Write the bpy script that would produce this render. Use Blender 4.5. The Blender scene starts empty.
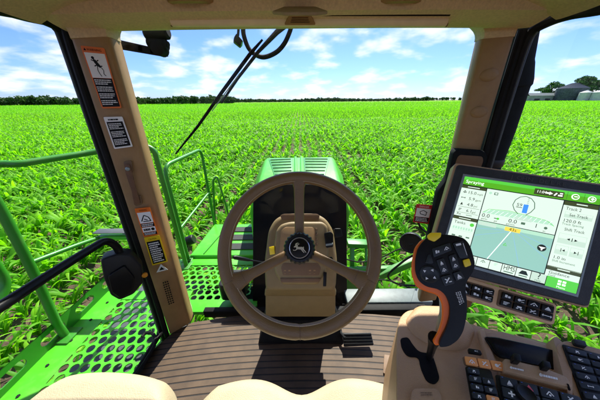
import bpy, bmesh, math, random
import numpy as np
from mathutils import Vector as V, Matrix
R = math.radians
random.seed(7); rng = np.random.default_rng(11)
sc = bpy.context.scene
COL = sc.collection

# ------------------------------------------------------------------ camera (eye of the driver = origin, ground 3.2 m below)
F = 215.0; PITCH = math.atan(99/F); ROLL = R(-0.5); GZ = -3.2; FZ = -1.2
fwd = V((0, math.cos(PITCH), -math.sin(PITCH)))
up0 = V((0, math.sin(PITCH), math.cos(PITCH))); rt0 = V((1, 0, 0))
rt = rt0*math.cos(ROLL) + up0*math.sin(ROLL)
up = up0*math.cos(ROLL) - rt0*math.sin(ROLL)
cam = bpy.data.cameras.new('camera'); camo = bpy.data.objects.new('camera', cam); COL.objects.link(camo)
M3 = Matrix((rt, up, -fwd)).transposed()
camo.matrix_world = M3.to_4x4()
cam.sensor_width = 36; cam.lens = 36*F/600; cam.clip_start = 0.02; cam.clip_end = 6000
sc.camera = camo

def d(u, v): return rt*((u-300)/F) + up*((200-v)/F) + fwd
def P(u, v, t): return d(u, v)*t
def PX(u, v, X): q = d(u, v); return q*(X/q.x)
def PY(u, v, Y): q = d(u, v); return q*(Y/q.y)
def PZ(u, v, Z): q = d(u, v); return q*(Z/q.z)
def proj(p):
    z = p.dot(fwd); return 300+F*p.dot(rt)/z, 200-F*p.dot(up)/z, z

class Plane:
    def __init__(s, o, n): s.o = V(o); s.n = V(n).normalized()
    def at(s, u, v):
        q = d(u, v); return q*(s.o.dot(s.n)/q.dot(s.n))
    def pts(s, L): return [s.at(*p) for p in L]

# ------------------------------------------------------------------ materials
MATS = {}
def mat(name, col, rough=.5, metal=0, var=.12, vscale=30, bump=0, bscale=400, coat=0, spec=.5, dirt=None):
    m = bpy.data.materials.new(name); m.use_nodes = True
    nt = m.node_tree; b = nt.nodes['Principled BSDF']
    b.inputs['Roughness'].default_value = rough; b.inputs['Metallic'].default_value = metal
    b.inputs['Coat Weight'].default_value = coat; b.inputs['Specular IOR Level'].default_value = spec
    tc = nt.nodes.new('ShaderNodeTexCoord')
    n = nt.nodes.new('ShaderNodeTexNoise'); n.inputs['Scale'].default_value = vscale; n.inputs['Detail'].default_value = 5
    nt.links.new(tc.outputs['Object'], n.inputs['Vector'])
    r = nt.nodes.new('ShaderNodeValToRGB')
    c = V(col)
    r.color_ramp.elements[0].position = .3; r.color_ramp.elements[1].position = .7
    r.color_ramp.elements[0].color = (*(c*(1-var)), 1); r.color_ramp.elements[1].color = (*(c*(1+var)), 1)
    nt.links.new(n.outputs['Fac'], r.inputs['Fac'])
    out = r.outputs['Color']
    if dirt:
        n3 = nt.nodes.new('ShaderNodeTexNoise'); n3.inputs['Scale'].default_value = dirt[1]; n3.inputs['Detail'].default_value = 8
        n3.inputs['Roughness'].default_value = .7
        nt.links.new(tc.outputs['Object'], n3.inputs['Vector'])
        mr = nt.nodes.new('ShaderNodeMapRange'); mr.inputs['From Min'].default_value = .52; mr.inputs['From Max'].default_value = .75
        mr.inputs['To Max'].default_value = dirt[2]
        nt.links.new(n3.outputs['Fac'], mr.inputs['Value'])
        mx = nt.nodes.new('ShaderNodeMix'); mx.data_type = 'RGBA'; mx.inputs['B'].default_value = (*dirt[0], 1)
        nt.links.new(mr.outputs['Result'], mx.inputs['Factor']); nt.links.new(out, mx.inputs['A']); out = mx.outputs['Result']
        mr2 = nt.nodes.new('ShaderNodeMapRange'); mr2.inputs['To Min'].default_value = rough; mr2.inputs['To Max'].default_value = min(1, rough+.4)
        nt.links.new(mr.outputs['Result'], mr2.inputs['Value']); nt.links.new(mr2.outputs['Result'], b.inputs['Roughness'])
    nt.links.new(out, b.inputs['Base Color'])
    if bump:
        n2 = nt.nodes.new('ShaderNodeTexNoise'); n2.inputs['Scale'].default_value = bscale; n2.inputs['Detail'].default_value = 3
        nt.links.new(tc.outputs['Object'], n2.inputs['Vector'])
        bp = nt.nodes.new('ShaderNodeBump'); bp.inputs['Strength'].default_value = bump; bp.inputs['Distance'].default_value = .002
        nt.links.new(n2.outputs['Fac'], bp.inputs['Height']); nt.links.new(bp.outputs['Normal'], b.inputs['Normal'])
    MATS[name] = m
    return m
def emit(name, col, s):
    m = bpy.data.materials.new(name); m.use_nodes = True
    b = m.node_tree.nodes['Principled BSDF']
    b.inputs['Base Color'].default_value = (*[c*.15 for c in col], 1); b.inputs['Roughness'].default_value = .25
    b.inputs['Emission Color'].default_value = (*col, 1); b.inputs['Emission Strength'].default_value = s*.86
    return m

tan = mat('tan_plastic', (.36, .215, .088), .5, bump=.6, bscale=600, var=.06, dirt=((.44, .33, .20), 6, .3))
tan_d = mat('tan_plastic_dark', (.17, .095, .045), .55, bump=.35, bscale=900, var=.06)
column_tan_shaded = mat('column_plastic_shaded', (.25, .175, .072), .5, bump=.5, bscale=600, var=.06, dirt=((.36, .27, .15), 7, .3))  # tan plastic darkened to put the column's shade into its colour
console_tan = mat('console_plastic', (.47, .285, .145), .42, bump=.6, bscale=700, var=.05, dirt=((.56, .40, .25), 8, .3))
head_fab = mat('headliner_fabric', (.78, .62, .42), .95, bump=.8, bscale=700, var=.10, vscale=160)
blind_m = mat('blind_vinyl', (.85, .73, .54), .45, bump=.2, var=.05)
leather = mat('wheel_leather', (.20, .112, .038), .32, bump=.5, bscale=650, var=.08, spec=.5)
stitch_m = mat('stitch_thread', (.55, .42, .27), .8, var=.1)
seat_m = mat('seat_leather', (.44, .37, .235), .6, bump=.6, bscale=420, var=.05)
black = mat('black_plastic', (.010, .011, .012), .42, bump=.3, bscale=800, var=.2, spec=.3)
black_s = mat('black_satin', (.006, .0065, .007), .36, bump=.12, bscale=800, var=.2, spec=.22)
black_m = mat('black_matte', (.006, .006, .007), .8, bump=.4, bscale=500, var=.2, spec=.12)
black_g = mat('black_gloss', (.006, .006, .006), .22, var=.1, spec=.2)
bezel_m = mat('bezel_plastic', (.022, .024, .026), .5, bump=.5, bscale=600, var=.3, vscale=60)
rubber = mat('black_rubber', (.008, .008, .008), .65, bump=.3, bscale=600, var=.2, spec=.2)
key_m = mat('key_plastic', (.022, .027, .030), .4, bump=.1, var=.15, spec=.3)
steel = mat('grey_metal', (.27, .32, .32), .45, .4, bump=.1, var=.1)
grey_p = mat('grey_painted', (.06, .072, .078), .6, var=.1)
dgrey = mat('dark_grey', (.011, .014, .015), .85, bump=.2, var=.15, spec=.15)
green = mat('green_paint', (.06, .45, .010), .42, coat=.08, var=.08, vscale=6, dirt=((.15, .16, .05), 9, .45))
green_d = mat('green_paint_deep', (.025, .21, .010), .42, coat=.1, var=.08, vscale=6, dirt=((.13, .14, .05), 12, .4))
tread_m = mat('tread_black', (.03, .034, .032), .85, bump=1, bscale=250, var=.4, vscale=200)
louvre_m = mat('louvre_green', (.03, .22, .03), .4, var=.2)
orange = mat('orange_plastic', (1.0, .17, .004), .4, var=.04)
orange_k = mat('orange_key', (.90, .36, .10), .4, var=.05)
yellow = mat('yellow_plastic', (.95, .68, .015), .35, var=.04)
white = mat('white_print', (.88, .88, .86), .5, var=.03)
wgrey = mat('icon_print', (.80, .81, .80), .5, var=.03)
chrome = mat('emblem_silver', (.75, .76, .78), .22, .9, var=.03)
lab_black = mat('label_black', (.008, .008, .008), .5, var=.1, spec=.15)
lab_orange = mat('label_orange', (.80, .17, .015), .4, var=.03)
lab_yellow = mat('label_yellow', (.80, .56, .01), .4, var=.03)
lab_red = mat('label_red', (.65, .03, .03), .4, var=.03)
pink = mat('icon_red', (.75, .08, .12), .4, var=.03)
ring_g = mat('icon_green', (.05, .4, .08), .4, var=.03)
amber = mat('amber_plastic', (.7, .28, .02), .25, var=.1)
strap_m = mat('strap_leather', (.15, .07, .03), .6, bump=.5, var=.2)
galv = mat('galvanised_steel', (.07, .085, .10), .7, .0, var=.3, vscale=.6, spec=.1)
galv_w = mat('pale_steel', (.42, .45, .46), .55, .0, var=.1, vscale=.6)
roof_m = mat('silo_roof', (.03, .04, .065), .8, .0, var=.2, spec=.05)
console_tan_lit = mat('console_plastic_lit', (.68, .42, .22), .42, bump=.3, bscale=1100, var=.05)  # console plastic lightened to stand for brighter light on the button bar
barn_m = mat('barn_siding', (.22, .24, .24), .7, var=.15, vscale=.4)
barn_r = mat('barn_roof', (.15, .18, .185), .8, var=.15, vscale=.4)
dark_in = mat('dark_opening', (.03, .03, .035), .8)
bark = mat('bark', (.09, .065, .045), .9, var=.3)
roof_w = mat('cab_roof_shell', (.05, .25, .05), .4)
lens_m = mat('lamp_lens', (.5, .52, .52), .12, var=.05)

def glass_mat():
    m = bpy.data.materials.new('clear_glass'); m.use_nodes = True
    nt = m.node_tree; nt.nodes.remove(nt.nodes['Principled BSDF'])
    o = nt.nodes['Material Output']
    tr = nt.nodes.new('ShaderNodeBsdfTransparent'); tr.inputs['Color'].default_value = (.985, .995, .99, 1)
    gl = nt.nodes.new('ShaderNodeBsdfGlossy'); gl.inputs['Roughness'].default_value = .01
    fr = nt.nodes.new('ShaderNodeFresnel'); fr.inputs['IOR'].default_value = 1.15
    mx = nt.nodes.new('ShaderNodeMixShader')
    nt.links.new(fr.outputs[0], mx.inputs[0]); nt.links.new(tr.outputs[0], mx.inputs[1]); nt.links.new(gl.outputs[0], mx.inputs[2])
    nt.links.new(mx.outputs[0], o.inputs['Surface'])
    return m
glass = glass_mat()

def leaf_mat(name, c0, c1, tl, rough=.45, trans=.45):
    m = bpy.data.materials.new(name); m.use_nodes = True
    nt = m.node_tree; b = nt.nodes['Principled BSDF']; o = nt.nodes['Material Output']
    g = nt.nodes.new('ShaderNodeNewGeometry'); r = nt.nodes.new('ShaderNodeValToRGB')
    r.color_ramp.elements[0].color = (*c0, 1); r.color_ramp.elements[1].color = (*c1, 1)
    nt.links.new(g.outputs['Random Per Island'], r.inputs['Fac']); nt.links.new(r.outputs['Color'], b.inputs['Base Color'])
    b.inputs['Roughness'].default_value = rough; b.inputs['Specular IOR Level'].default_value = .25
    t = nt.nodes.new('ShaderNodeBsdfTranslucent')
    mu = nt.nodes.new('ShaderNodeMix'); mu.data_type = 'RGBA'; mu.blend_type = 'MULTIPLY'; mu.inputs['Factor'].default_value = 1
    mu.inputs['B'].default_value = (*tl, 1)
    nt.links.new(r.outputs['Color'], mu.inputs['A']); nt.links.new(mu.outputs['Result'], t.inputs['Color'])
    mx = nt.nodes.new('ShaderNodeMixShader'); mx.inputs[0].default_value = trans
    nt.links.new(b.outputs[0], mx.inputs[1]); nt.links.new(t.outputs[0], mx.inputs[2]); nt.links.new(mx.outputs[0], o.inputs['Surface'])
    return m
corn_m = leaf_mat('corn_leaf', (.055, .25, .008), (.205, .50, .014), (1.7, 1.75, .5), .55, .5)
tree_m = leaf_mat('tree_leaf', (.012, .05, .008), (.04, .10, .015), (1.4, 1.4, 1), .6, .25)
tree_m2 = leaf_mat('silo_tree_leaf', (.010, .055, .010), (.035, .12, .02), (1.4, 1.4, 1), .6, .25)

# ------------------------------------------------------------------ mesh helpers
_tc = {}
def text_geo(s):
    if s in _tc: return _tc[s]
    c = bpy.data.curves.new('lettering', 'FONT'); c.body = s; c.resolution_u = 2
    o = bpy.data.objects.new('lettering', c); COL.objects.link(o)
    dg = bpy.context.evaluated_depsgraph_get(); dg.update()
    ev = o.evaluated_get(dg); me = ev.to_mesh()
    vs = [(p.co.x/.69, p.co.y/.69) for p in me.vertices]; fs = [tuple(p.vertices) for p in me.polygons]
    ev.to_mesh_clear(); bpy.data.objects.remove(o); bpy.data.curves.remove(c)
    w = max([p[0] for p in vs], default=0)
    _tc[s] = (vs, fs, w); return _tc[s]

class MB:
    def __init__(s): s.v = []; s.f = []; s.mi = []
    def add(s, vs, fs, m=0):
        n = len(s.v); s.v += [V(p) for p in vs]; s.f += [tuple(i+n for i in f) for f in fs]; s.mi += [m]*len(fs); return s
    def box(s, c, size, ax=None, m=0):
        c = V(c); X, Y, Z = ax or (V((1, 0, 0)), V((0, 1, 0)), V((0, 0, 1))); a, b, e = [k/2 for k in size]
        p = [c+X*i*a+Y*j*b+Z*k*e for k in (-1, 1) for j in (-1, 1) for i in (-1, 1)]
        return s.add(p, [(0, 2, 3, 1), (4, 5, 7, 6), (0, 1, 5, 4), (2, 6, 7, 3), (0, 4, 6, 2), (1, 3, 7, 5)], m)
    def bx(s, a, b, m=0):
        a = V(a); b = V(b); return s.box((a+b)/2, [abs(x) for x in (b-a)], None, m)
    def prism(s, pts, vec, m=0):
        n = len(pts); vec = V(vec); p = [V(q) for q in pts]
        return s.add(p+[q+vec for q in p], [tuple(range(n-1, -1, -1)), tuple(range(n, 2*n))]+[(i, (i+1) % n, (i+1) % n+n, i+n) for i in range(n)], m)
    def loft(s, rings, m=0, caps=True, closed=True):
        n = len(rings[0]); vs = [p for r in rings for p in r]; fs = []
        for k in range(len(rings)-1):
            for i in range(n if closed else n-1):
                j = (i+1) % n; fs.append((k*n+i, k*n+j, (k+1)*n+j, (k+1)*n+i))
        if caps: fs += [tuple(range(n-1, -1, -1)), tuple(range((len(rings)-1)*n, len(rings)*n))]
        return s.add(vs, fs, m)
    def tube(s, path, r, n=12, m=0, closed=False, smooth=0):
        path = [V(p) for p in path]
        if smooth: path = fillet(path, smooth)
        K = len(path); rr = r if isinstance(r, (list, tuple)) else [r]*K
        rings = []; prev = None
        for i, p in enumerate(path):
            if closed: t = path[(i+1) % K]-path[i-1]
            else: t = path[min(i+1, K-1)]-path[max(i-1, 0)]
            t.normalize()
            if prev is None:
                a = V((0, 0, 1)) if abs(t.z) < .9 else V((1, 0, 0)); x = t.cross(a).normalized()
            else: x = (prev-t*prev.dot(t)).normalized()
            prev = x; y = t.cross(x)
            rings.append([p+(x*math.cos(k*2*math.pi/n)+y*math.sin(k*2*math.pi/n))*rr[i] for k in range(n)])
        if closed:
            rings.append(rings[0]); return s.loft(rings, m, False)
        return s.loft(rings, m)
    def lathe(s, c, axis, prof, n=32, m=0):
        c = V(c); axis = V(axis).normalized(); a = V((0, 0, 1)) if abs(axis.z) < .9 else V((1, 0, 0))
        x = axis.cross(a).normalized(); y = axis.cross(x)
        rings = [[c+axis*h+(x*math.cos(k*2*math.pi/n)+y*math.sin(k*2*math.pi/n))*r for k in range(n)] for r, h in prof]
        return s.loft(rings, m)
    def holed(s, outer, inner, vec, m=0, side=True):
        n = len(outer); vec = V(vec)
        vs = list(outer)+list(inner)+[q+vec for q in outer]+[q+vec for q in inner]; fs = []
        for i in range(n):
            j = (i+1) % n
            fs += [(i, j, n+j, n+i), (2*n+i, 3*n+i, 3*n+j, 2*n+j), (n+i, n+j, 3*n+j, 3*n+i)]
            if side: fs.append((i, 2*n+i, 2*n+j, j))
        return s.add(vs, fs, m)
    def quad(s, a, b, c, e, m=0): return s.add([a, b, c, e], [(0, 1, 2, 3)], m)
    def build(s, name, mats, parent=None, bevel=0, seg=2, angle=35, sub=0, weld=False):
        me = bpy.data.meshes.new(name); me.from_pydata([tuple(p) for p in s.v], [], s.f)
        mats = mats if isinstance(mats, (list, tuple)) else [mats]
        for m in mats: me.materials.append(m)
        for p, k in zip(me.polygons, s.mi): p.material_index = k
        bm = bmesh.new(); bm.from_mesh(me)
        if weld: bmesh.ops.remove_doubles(bm, verts=bm.verts, dist=1e-5)
        bmesh.ops.recalc_face_normals(bm, faces=bm.faces)
        if bevel:
            es = [e for e in bm.edges if len(e.link_faces) == 2 and e.calc_face_angle(0) > R(28)]
            bmesh.ops.bevel(bm, geom=es, offset=bevel, segments=seg, affect='EDGES', profile=.5, clamp_overlap=True)
        bm.to_mesh(me); bm.free()
        for p in me.polygons: p.use_smooth = True
        me.set_sharp_from_angle(angle=R(angle))
        o = bpy.data.objects.new(name, me); COL.objects.link(o)
        if parent:
            o.parent = parent
            o.matrix_parent_inverse = WM(parent).inverted()
        if sub:
            md = o.modifiers.new('smooth', 'SUBSURF'); md.levels = sub; md.render_levels = sub
        return o
def WM(o):
    m = Matrix.Translation(o.location) if not o.parent else WM(o.parent) @ o.matrix_parent_inverse @ Matrix.Translation(o.location)
    return m
def fillet(path, r, k=5):
    out = [path[0]]
    for i in range(1, len(path)-1):
        a, b, c = path[i-1], path[i], path[i+1]
        l = min(r, (a-b).length*.45, (c-b).length*.45)
        p = b+(a-b).normalized()*l; q = b+(c-b).normalized()*l
        for j in range(k+1):
            t = j/k; out.append(p*(1-t)**2+b*2*t*(1-t)+q*t*t)
    out.append(path[-1]); return out
def smooth_path(path, n=6):
    path = [V(p) for p in path]; out = []
    for i in range(len(path)-1):
        p0, p1, p2, p3 = path[max(i-1, 0)], path[i], path[i+1], path[min(i+2, len(path)-1)]
        for j in range(n):
            t = j/n
            out.append(.5*((2*p1)+(p2-p0)*t+(2*p0-5*p1+4*p2-p3)*t*t+(3*p1-p0-3*p2+p3)*t**3))
    out.append(path[-1]); return out
def rpoly(pts, r, k=4):
    pts = [V(p) for p in pts]; out = []; n = len(pts)
    for i in range(n):
        a, b, c = pts[i-1], pts[i], pts[(i+1) % n]
        l = min(r, (a-b).length*.45, (c-b).length*.45)
        p = b+(a-b).normalized()*l; q = b+(c-b).normalized()*l
        for j in range(k+1):
            t = j/k; out.append(p*(1-t)**2+b*2*t*(1-t)+q*t*t)
    return out
def tag(o, label=None, cat=None, group=None, kind=None):
    if label: o['label'] = label
    if cat: o['category'] = cat
    if group: o['group'] = group
    if kind: o['kind'] = kind
    return o
def thing(name, loc, label, cat, group=None):
    o = bpy.data.objects.new(name, None); o.location = loc; o.empty_display_size = .1; COL.objects.link(o)
    return tag(o, label, cat, group)
def slab(px, pl, depth, name=None, mats=None, parent=None, bevel=.004, seg=3, rnd=0, lift=0, up_=False):
    pts = pl.pts(px); n = pl.n
    if n.dot(pts[0]) > 0: n = -n                      # towards the eye
    if rnd: pts = rpoly(pts, rnd)
    pts = [p+n*lift for p in pts]
    mb = MB().prism(pts, n*depth if up_ else -n*depth)
    if name: return mb.build(name, mats, parent, bevel, seg)
    return mb

class Quad:                                            # a flat patch with its own 0..1 coordinates, a right, b down
    def __init__(s, tl, tr, br, bl):
        s.c = [V(tl), V(tr), V(br), V(bl)]
        s.n = (s.c[1]-s.c[0]).cross(s.c[0]-s.c[3]).normalized()
        s.w = (s.c[1]-s.c[0]).length; s.h = (s.c[3]-s.c[0]).length
    def at(s, a, b, off=0):
        t = s.c[0]*(1-a)+s.c[1]*a; l = s.c[3]*(1-a)+s.c[2]*a
        return t*(1-b)+l*b+s.n*off
    def rect(s, mb, a0, b0, a1, b1, off=.0004, m=0):
        return mb.quad(s.at(a0, b1, off), s.at(a1, b1, off), s.at(a1, b0, off), s.at(a0, b0, off), m)
    def poly(s, mb, L, off=.0004, m=0):
        return mb.add([s.at(a, b, off) for a, b in L], [tuple(range(len(L)))], m)
    def line(s, mb, p, q, w, off=.0004, m=0):
        (a, b), (c, e) = p, q; dx = (c-a)*s.w; dy = (e-b)*s.h; l = math.hypot(dx, dy) or 1; nx = -dy/l*w/2*s.h; ny = dx/l*w/2*s.h
        return s.poly(mb, [(a+nx/s.w, b+ny/s.h), (c+nx/s.w, e+ny/s.h), (c-nx/s.w, e-ny/s.h), (a-nx/s.w, b-ny/s.h)], off, m)
    def text(s, mb, t, a, b, h, off=.0005, m=0, al='l', wmax=None):
        vs, fs, w = text_geo(t); k = h*s.h/s.w
        sx = 1
        if wmax and w*k > wmax: sx = wmax/(w*k)
        a -= {'l': 0, 'c': w*k*sx/2, 'r': w*k*sx}[al]
        return mb.add([s.at(a+x*k*sx, b-y*h, off) for x, y in vs], fs, m)
    def disc(s, mb, a, b, r, off=.0004, m=0, n=20):
        return s.poly(mb, [(a+r*s.h/s.w*math.cos(-k*2*math.pi/n), b+r*math.sin(-k*2*math.pi/n)) for k in range(n)], off, m)
    def box(s, a0, b0, a1, b1, h, rnd=.002):
        pts = [s.at(a0, b1), s.at(a1, b1), s.at(a1, b0), s.at(a0, b0)]
        return MB().prism(rpoly(pts, rnd, 3), s.n*h)
    def sub(s, a0, b0, a1, b1, off=0): return Quad(s.at(a0, b0, off), s.at(a1, b0, off), s.at(a1, b1, off), s.at(a0, b1, off))
def bars(q, mb, a0, a1, b0, b1, rows, m, rnd, fill=.5, short=.3):     # illegible small print: rows of word-length dashes
    for r_ in range(rows):
        b = b0+(b1-b0)*(r_+.5)/rows; hh = (b1-b0)/rows*fill/2
        a = a0; end = a1-(rnd.random()*short*(a1-a0) if r_ % 3 == 2 else rnd.random()*.06)
        while a < end-.02:
            w = min(rnd.uniform(.04, .15), end-a); q.rect(mb, a, b-hh, a+w, b+hh, .0009, m); a += w+.018
def icon(q, mb, k, m=0, off=.0006):
    k %= 8
    if k == 0: q.poly(mb, [(.25, .7), (.5, .25), (.75, .7)], off, m); q.rect(mb, .25, .75, .75, .82, off, m)
    elif k == 1:
        q.rect(mb, .3, .35, .7, .6, off, m); q.rect(mb, .22, .66, .42, .8, off, m); q.rect(mb, .58, .66, .78, .8, off, m)
    elif k == 2: q.line(mb, (.2, .7), (.5, .3), .1, off, m); q.line(mb, (.5, .3), (.8, .7), .1, off, m); q.disc(mb, .5, .68, .1, off, m)
    elif k == 3:
        for i in range(3): q.rect(mb, .22, .28+.18*i, .78-.12*i, .37+.18*i, off, m)
    elif k == 4: q.disc(mb, .38, .52, .2, off, m); q.line(mb, (.5, .5), (.82, .32), .1, off, m); q.line(mb, (.55, .72), (.82, .72), .08, off, m)
    elif k == 5: q.rect(mb, .2, .46, .8, .56, off, m); q.poly(mb, [(.2, .3), (.2, .72), (.08, .51)], off, m); q.poly(mb, [(.8, .72), (.8, .3), (.92, .51)], off, m)
    elif k == 6: q.rect(mb, .25, .3, .48, .72, off, m); q.rect(mb, .54, .42, .76, .72, off, m)
    else: q.line(mb, (.25, .72), (.72, .28), .12, off, m); q.line(mb, (.28, .32), (.5, .52), .1, off, m); q.rect(mb, .55, .64, .8, .74, off, m)

# ================================================================== CAB SHELL
cab = thing('cab', (0, 0.3, FZ), 'tan driver cab shell with headliner, two front pillars, floor and clear panes', 'tractor cab')
# headliner: profile swept across the cab, bottom surface in view
prof = [(-.6, .36), (.2, .345), (.52, .325), (.64, .30), (.74, .268), (.80, .262), (.815, .268)]
NX = 24; rings = []
for i in range(NX+1):
    x = -.778+1.556*i/NX
    e = max(0, (abs(x)-.56)/.24)**2.2
    rings.append([V((x, y, (z+.012*math.cos(x*2.2))*(1-e)+.205*e)) for y, z in prof])
mb = MB(); top = [[V((p.x, p.y, .44)) for p in r] for r in rings]
n = len(prof)
mb.loft(rings, 0, False, False)
for r_, t_ in ((rings[0], top[0]), (rings[-1], top[-1])):
    mb.loft([r_, t_], 0, False, False)
mb.loft([[r[-1] for r in rings], [t[-1] for t in top]], 0, False, False)
headliner = mb.build('headliner', head_fab, cab, weld=True, angle=60)
mb = MB().bx((-.86, -.62, .445), (.86, .95, .54)); mb.build('roof', roof_w, cab, .03)
# front header beam behind the blind
hb = [(.795, .262), (.80, .240), (.835, .228), (.875, .2185), (.92, .2265), (.94, .25), (.94, .40), (.81, .40)]
mb = MB().loft([[V((x, y, z-.004*abs(x/.7)**3)) for y, z in hb] for x in [-.76+.08*i for i in range(20)]], 0)
mb.build('header_beam', head_fab, cab, weld=True, angle=50)
fab_shade = mat('shaded_fabric', (.36, .27, .165), .95, bump=.6, bscale=700)  # headliner fabric darkened to paint in recess shade
# long recesses either side of the blind (dark scoops in the headliner)
for (a, b, c_) in ():
    pl = Plane((0, .80, .262), (0, .45, -1)); m_ = (a+b)/2
    q = [pl.at(a, 14), pl.at(m_, 11.5), pl.at(b, 12), pl.at(b, 19.5), pl.at(m_, 20), pl.at(a+4, 18)]
    q = [p*.992 for p in q]
    MB().prism(rpoly(q, .02), V((0, .01, .004))).build('scoop', fab_shade, headliner, .002)
# roller blind
z0 = PY(300, 21.5, .845).z
bl = MB().tube([PY(172, 21.5, .845), PY(446, 21.5, .845)], .0135, 20); blind = bl.build('roller_blind', blind_m, cab)
MB().tube([PY(171, 24.6, .86), PY(447, 24.6, .86)], .006, 10).build('blind_bar', tan_d, blind)
pl = Plane(PY(300, 20, .826), (0, -.8, -.55))
MB().tube([PY(168, 14.2, .822), PY(450, 14.2, .822)], .0045, 8).build('headliner_gap_shadow', black_m, headliner)  # black tube standing in for the shadow between headliner and blind
hd = slab([(290, 13.5), (310, 13.5), (316, 25), (284, 25)], pl, .02, 'blind_handle', tan, blind, .003, 3, .006)
mb = MB()
for k in range(3):
    mb.tube([pl.at(292-k*.8, 18+k*2.2)*.998, pl.at(308+k*.8, 18+k*2.2)*.998], .0012, 6)
mb.build('grip_rib', tan_d, hd)
pl = Plane(PY(300, 9, .76), (0, .35, -1))
slab([(272, 13.2), (284, 8.2), (316, 8.2), (328, 13.2), (316, 14.5), (284, 14.5)], pl, .006, 'handle_recess_shade', fab_shade, headliner, .002, 2, .01, .004)  # flat darker patch in place of a shaded hollow above the handle
# round air vents
for u in (194, 396):
    pl = Plane(PZ(u, 1.5, .262), (0, .25, -1)); c = pl.at(u, 2.2); nn = -pl.n if pl.n.z > 0 else pl.n
    vt = MB().lathe(c-nn*.004, nn, [(.072, 0), (.070, .006), (.059, .010), (.050, .008), (.045, -.004), (.0, -.004)], 36).build('air_vent', tan, headliner)
    mb = MB().lathe(c+nn*.002, nn, [(.043, 0), (.043, .001), (0, .001)], 28)
    mb.build('vent_throat', black_m, vt)
    MB().box(c+nn*.007, (.05, .012, .006), (V((1, .35, 0)).normalized(), V((-.35, 1, 0)).normalized(), nn)).build('vane', tan, vt, .003)
# pillars
def pillar(tl, tr, br, bl, back, name_mat):
    n_ = (tr-tl).cross(bl-tl).normalized()
    if n_.dot(tl) > 0: n_ = -n_
    rings = []
    for k in range(9):
        t = k/8; l = tl.lerp(bl, t); r = tr.lerp(br, t); ex = (r-l)
        pr = [(-.01, -.035), (0, -.016), (.04, -.005), (.13, 0), (.87, 0), (.95, -.004), (.99, -.014), (1.0, -.035), (.96, -back), (.05, -back)]
        rings.append([l+ex*a+n_*b for a, b in pr])
    return MB().loft(rings).build('pillar', name_mat, cab, angle=50, weld=True), n_
LP = (P(70, 36, .70), P(107, 31, .70), P(189, 326, 1.272), P(169, 335, 1.225))
LP = (V((LP[0].x, .855, .198)), V((LP[1].x, .872, .206)), V((-.662, .862, FZ)), V((-.752, .79, FZ)))
pil_l, nl = pillar(*LP, .07, tan)
RP = (P(482.5, 36, .755), P(517, 33.2, .73), P(437, 300, 1.30), P(419, 302, 1.34))
pil_r, nr = pillar(*RP, .07, tan)
LQ = Plane(LP[0], nl); RQ = Plane(RP[0], nr)
def cap(tl, tr, n_, fl):                                  # fabric flare that joins a pillar to the headliner
    ex = tr-tl; rings = []
    for k in range(8):
        t = k/7; z = .004+t*.075; gl = fl[0]*t**2.4*.06; gr = fl[1]*t**2.4*.06
        l = tl-ex.normalized()*(.001+gl)+V((0, 0, z-.012)); r = tr+ex.normalized()*(.001+gr)+V((0, 0, z-.012))
        e = r-l; o = n_*.003
        rings.append([l-n_*.06, l-n_*.012+o*.2, l+e*.06+o, l+e*.5+o*1.3, l+e*.94+o, r-n_*.012+o*.2, r-n_*.06])
    return MB().loft(rings).build('pillar_cap', head_fab, cab, angle=60)
cap(LP[0], LP[1], nl, (.5, 1.6)); cap(RP[0], RP[1], nr, (1.6, .5))
for cpx in ((489, 75), (479, 112)):                     # two oval plugs on the right pillar
    c = RQ.at(*cpx); ex = (RP[1]-RP[0]).normalized(); ey = ex.cross(nr)
    rings = [[c+nr*h+(ex*math.cos(a)*1.15+ey*math.sin(a)*.85)*r for a in [k*math.pi/14 for k in range(28)]] for r, h in ((.0255, -.002), (.025, .002), (.021, .0055), (.012, .0075), (.002, .008))]
    MB().loft(rings).build('plug', tan, pil_r)
slab([(452, 152), (456, 148), (483, 150), (486, 156), (480, 185), (455, 246), (447, 262), (424, 262), (425, 246), (437, 190), (446, 178)], RQ, .05, 'pillar_trim', dgrey, cab, .008, 3, .02, .02)
slab([(455.5, 156), (458, 153.5), (480, 155), (481, 159), (478, 168), (452, 167)], RQ, .004, 'trim_pocket', tan_d, cab, .002, 2, .01, .0235)
# base trim, vent slots and triangle on the left pillar
mb = MB()
q0, q1, q2, q3 = LQ.at(162, 282), LQ.at(168.5, 280), LQ.at(175, 303), LQ.at(168.5, 305.5)
vq = Quad(q0, q1, q2, q3)
for r_ in range(11):
    for c_ in range(3): vq.rect(mb, .06+c_*.32, .02+r_*.09, .28+c_*.32, .075+r_*.09, .0006)
mb.build('vent_slots', black_m, pil_l)
# door seals
def seal(px, X, r, m_, nm, sm=5, par=None):
    pts = smooth_path([PX(u, v, X) for u, v in px], sm)
    return MB().tube(pts, r, 10, m_).build(nm, rubber if m_ == 0 else grey_p, par or cab)
ls = [(-40, 1), (0, 9.5), (28, 15), (46, 21), (57, 28), (65, 45), (92, 125), (122, 212), (147, 286), (165, 341)]
seal(ls, -.80, .0145, 0, 'door_seal')
MB().tube(smooth_path([PX(u-3.5, v+1.5, -.795) for u, v in ls[4:]], 5), .0022, 6).build('glass_edge', grey_p, cab)
rs = [(640, -1), (600, 8), (572, 13), (551, 20), (534, 30), (524, 48), (506, 105), (490, 158), (472, 218), (449, 285)]
seal(rs, .80, .0165, 0, 'door_seal')
MB().tube(smooth_path([PX(u+3.5, v+1.5, .795) for u, v in rs[4:]], 5), .0022, 6).build('glass_edge', grey_p, cab)
seal([(66, 27), (72, 50), (96, 124), (126, 210), (150, 282), (167, 336)], -.768, .0135, 0, 'frame_post')
seal([(523, 30), (516, 52), (499, 108), (484, 160), (467, 218), (446, 285)], .785, .0145, 0, 'frame_post')
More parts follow.
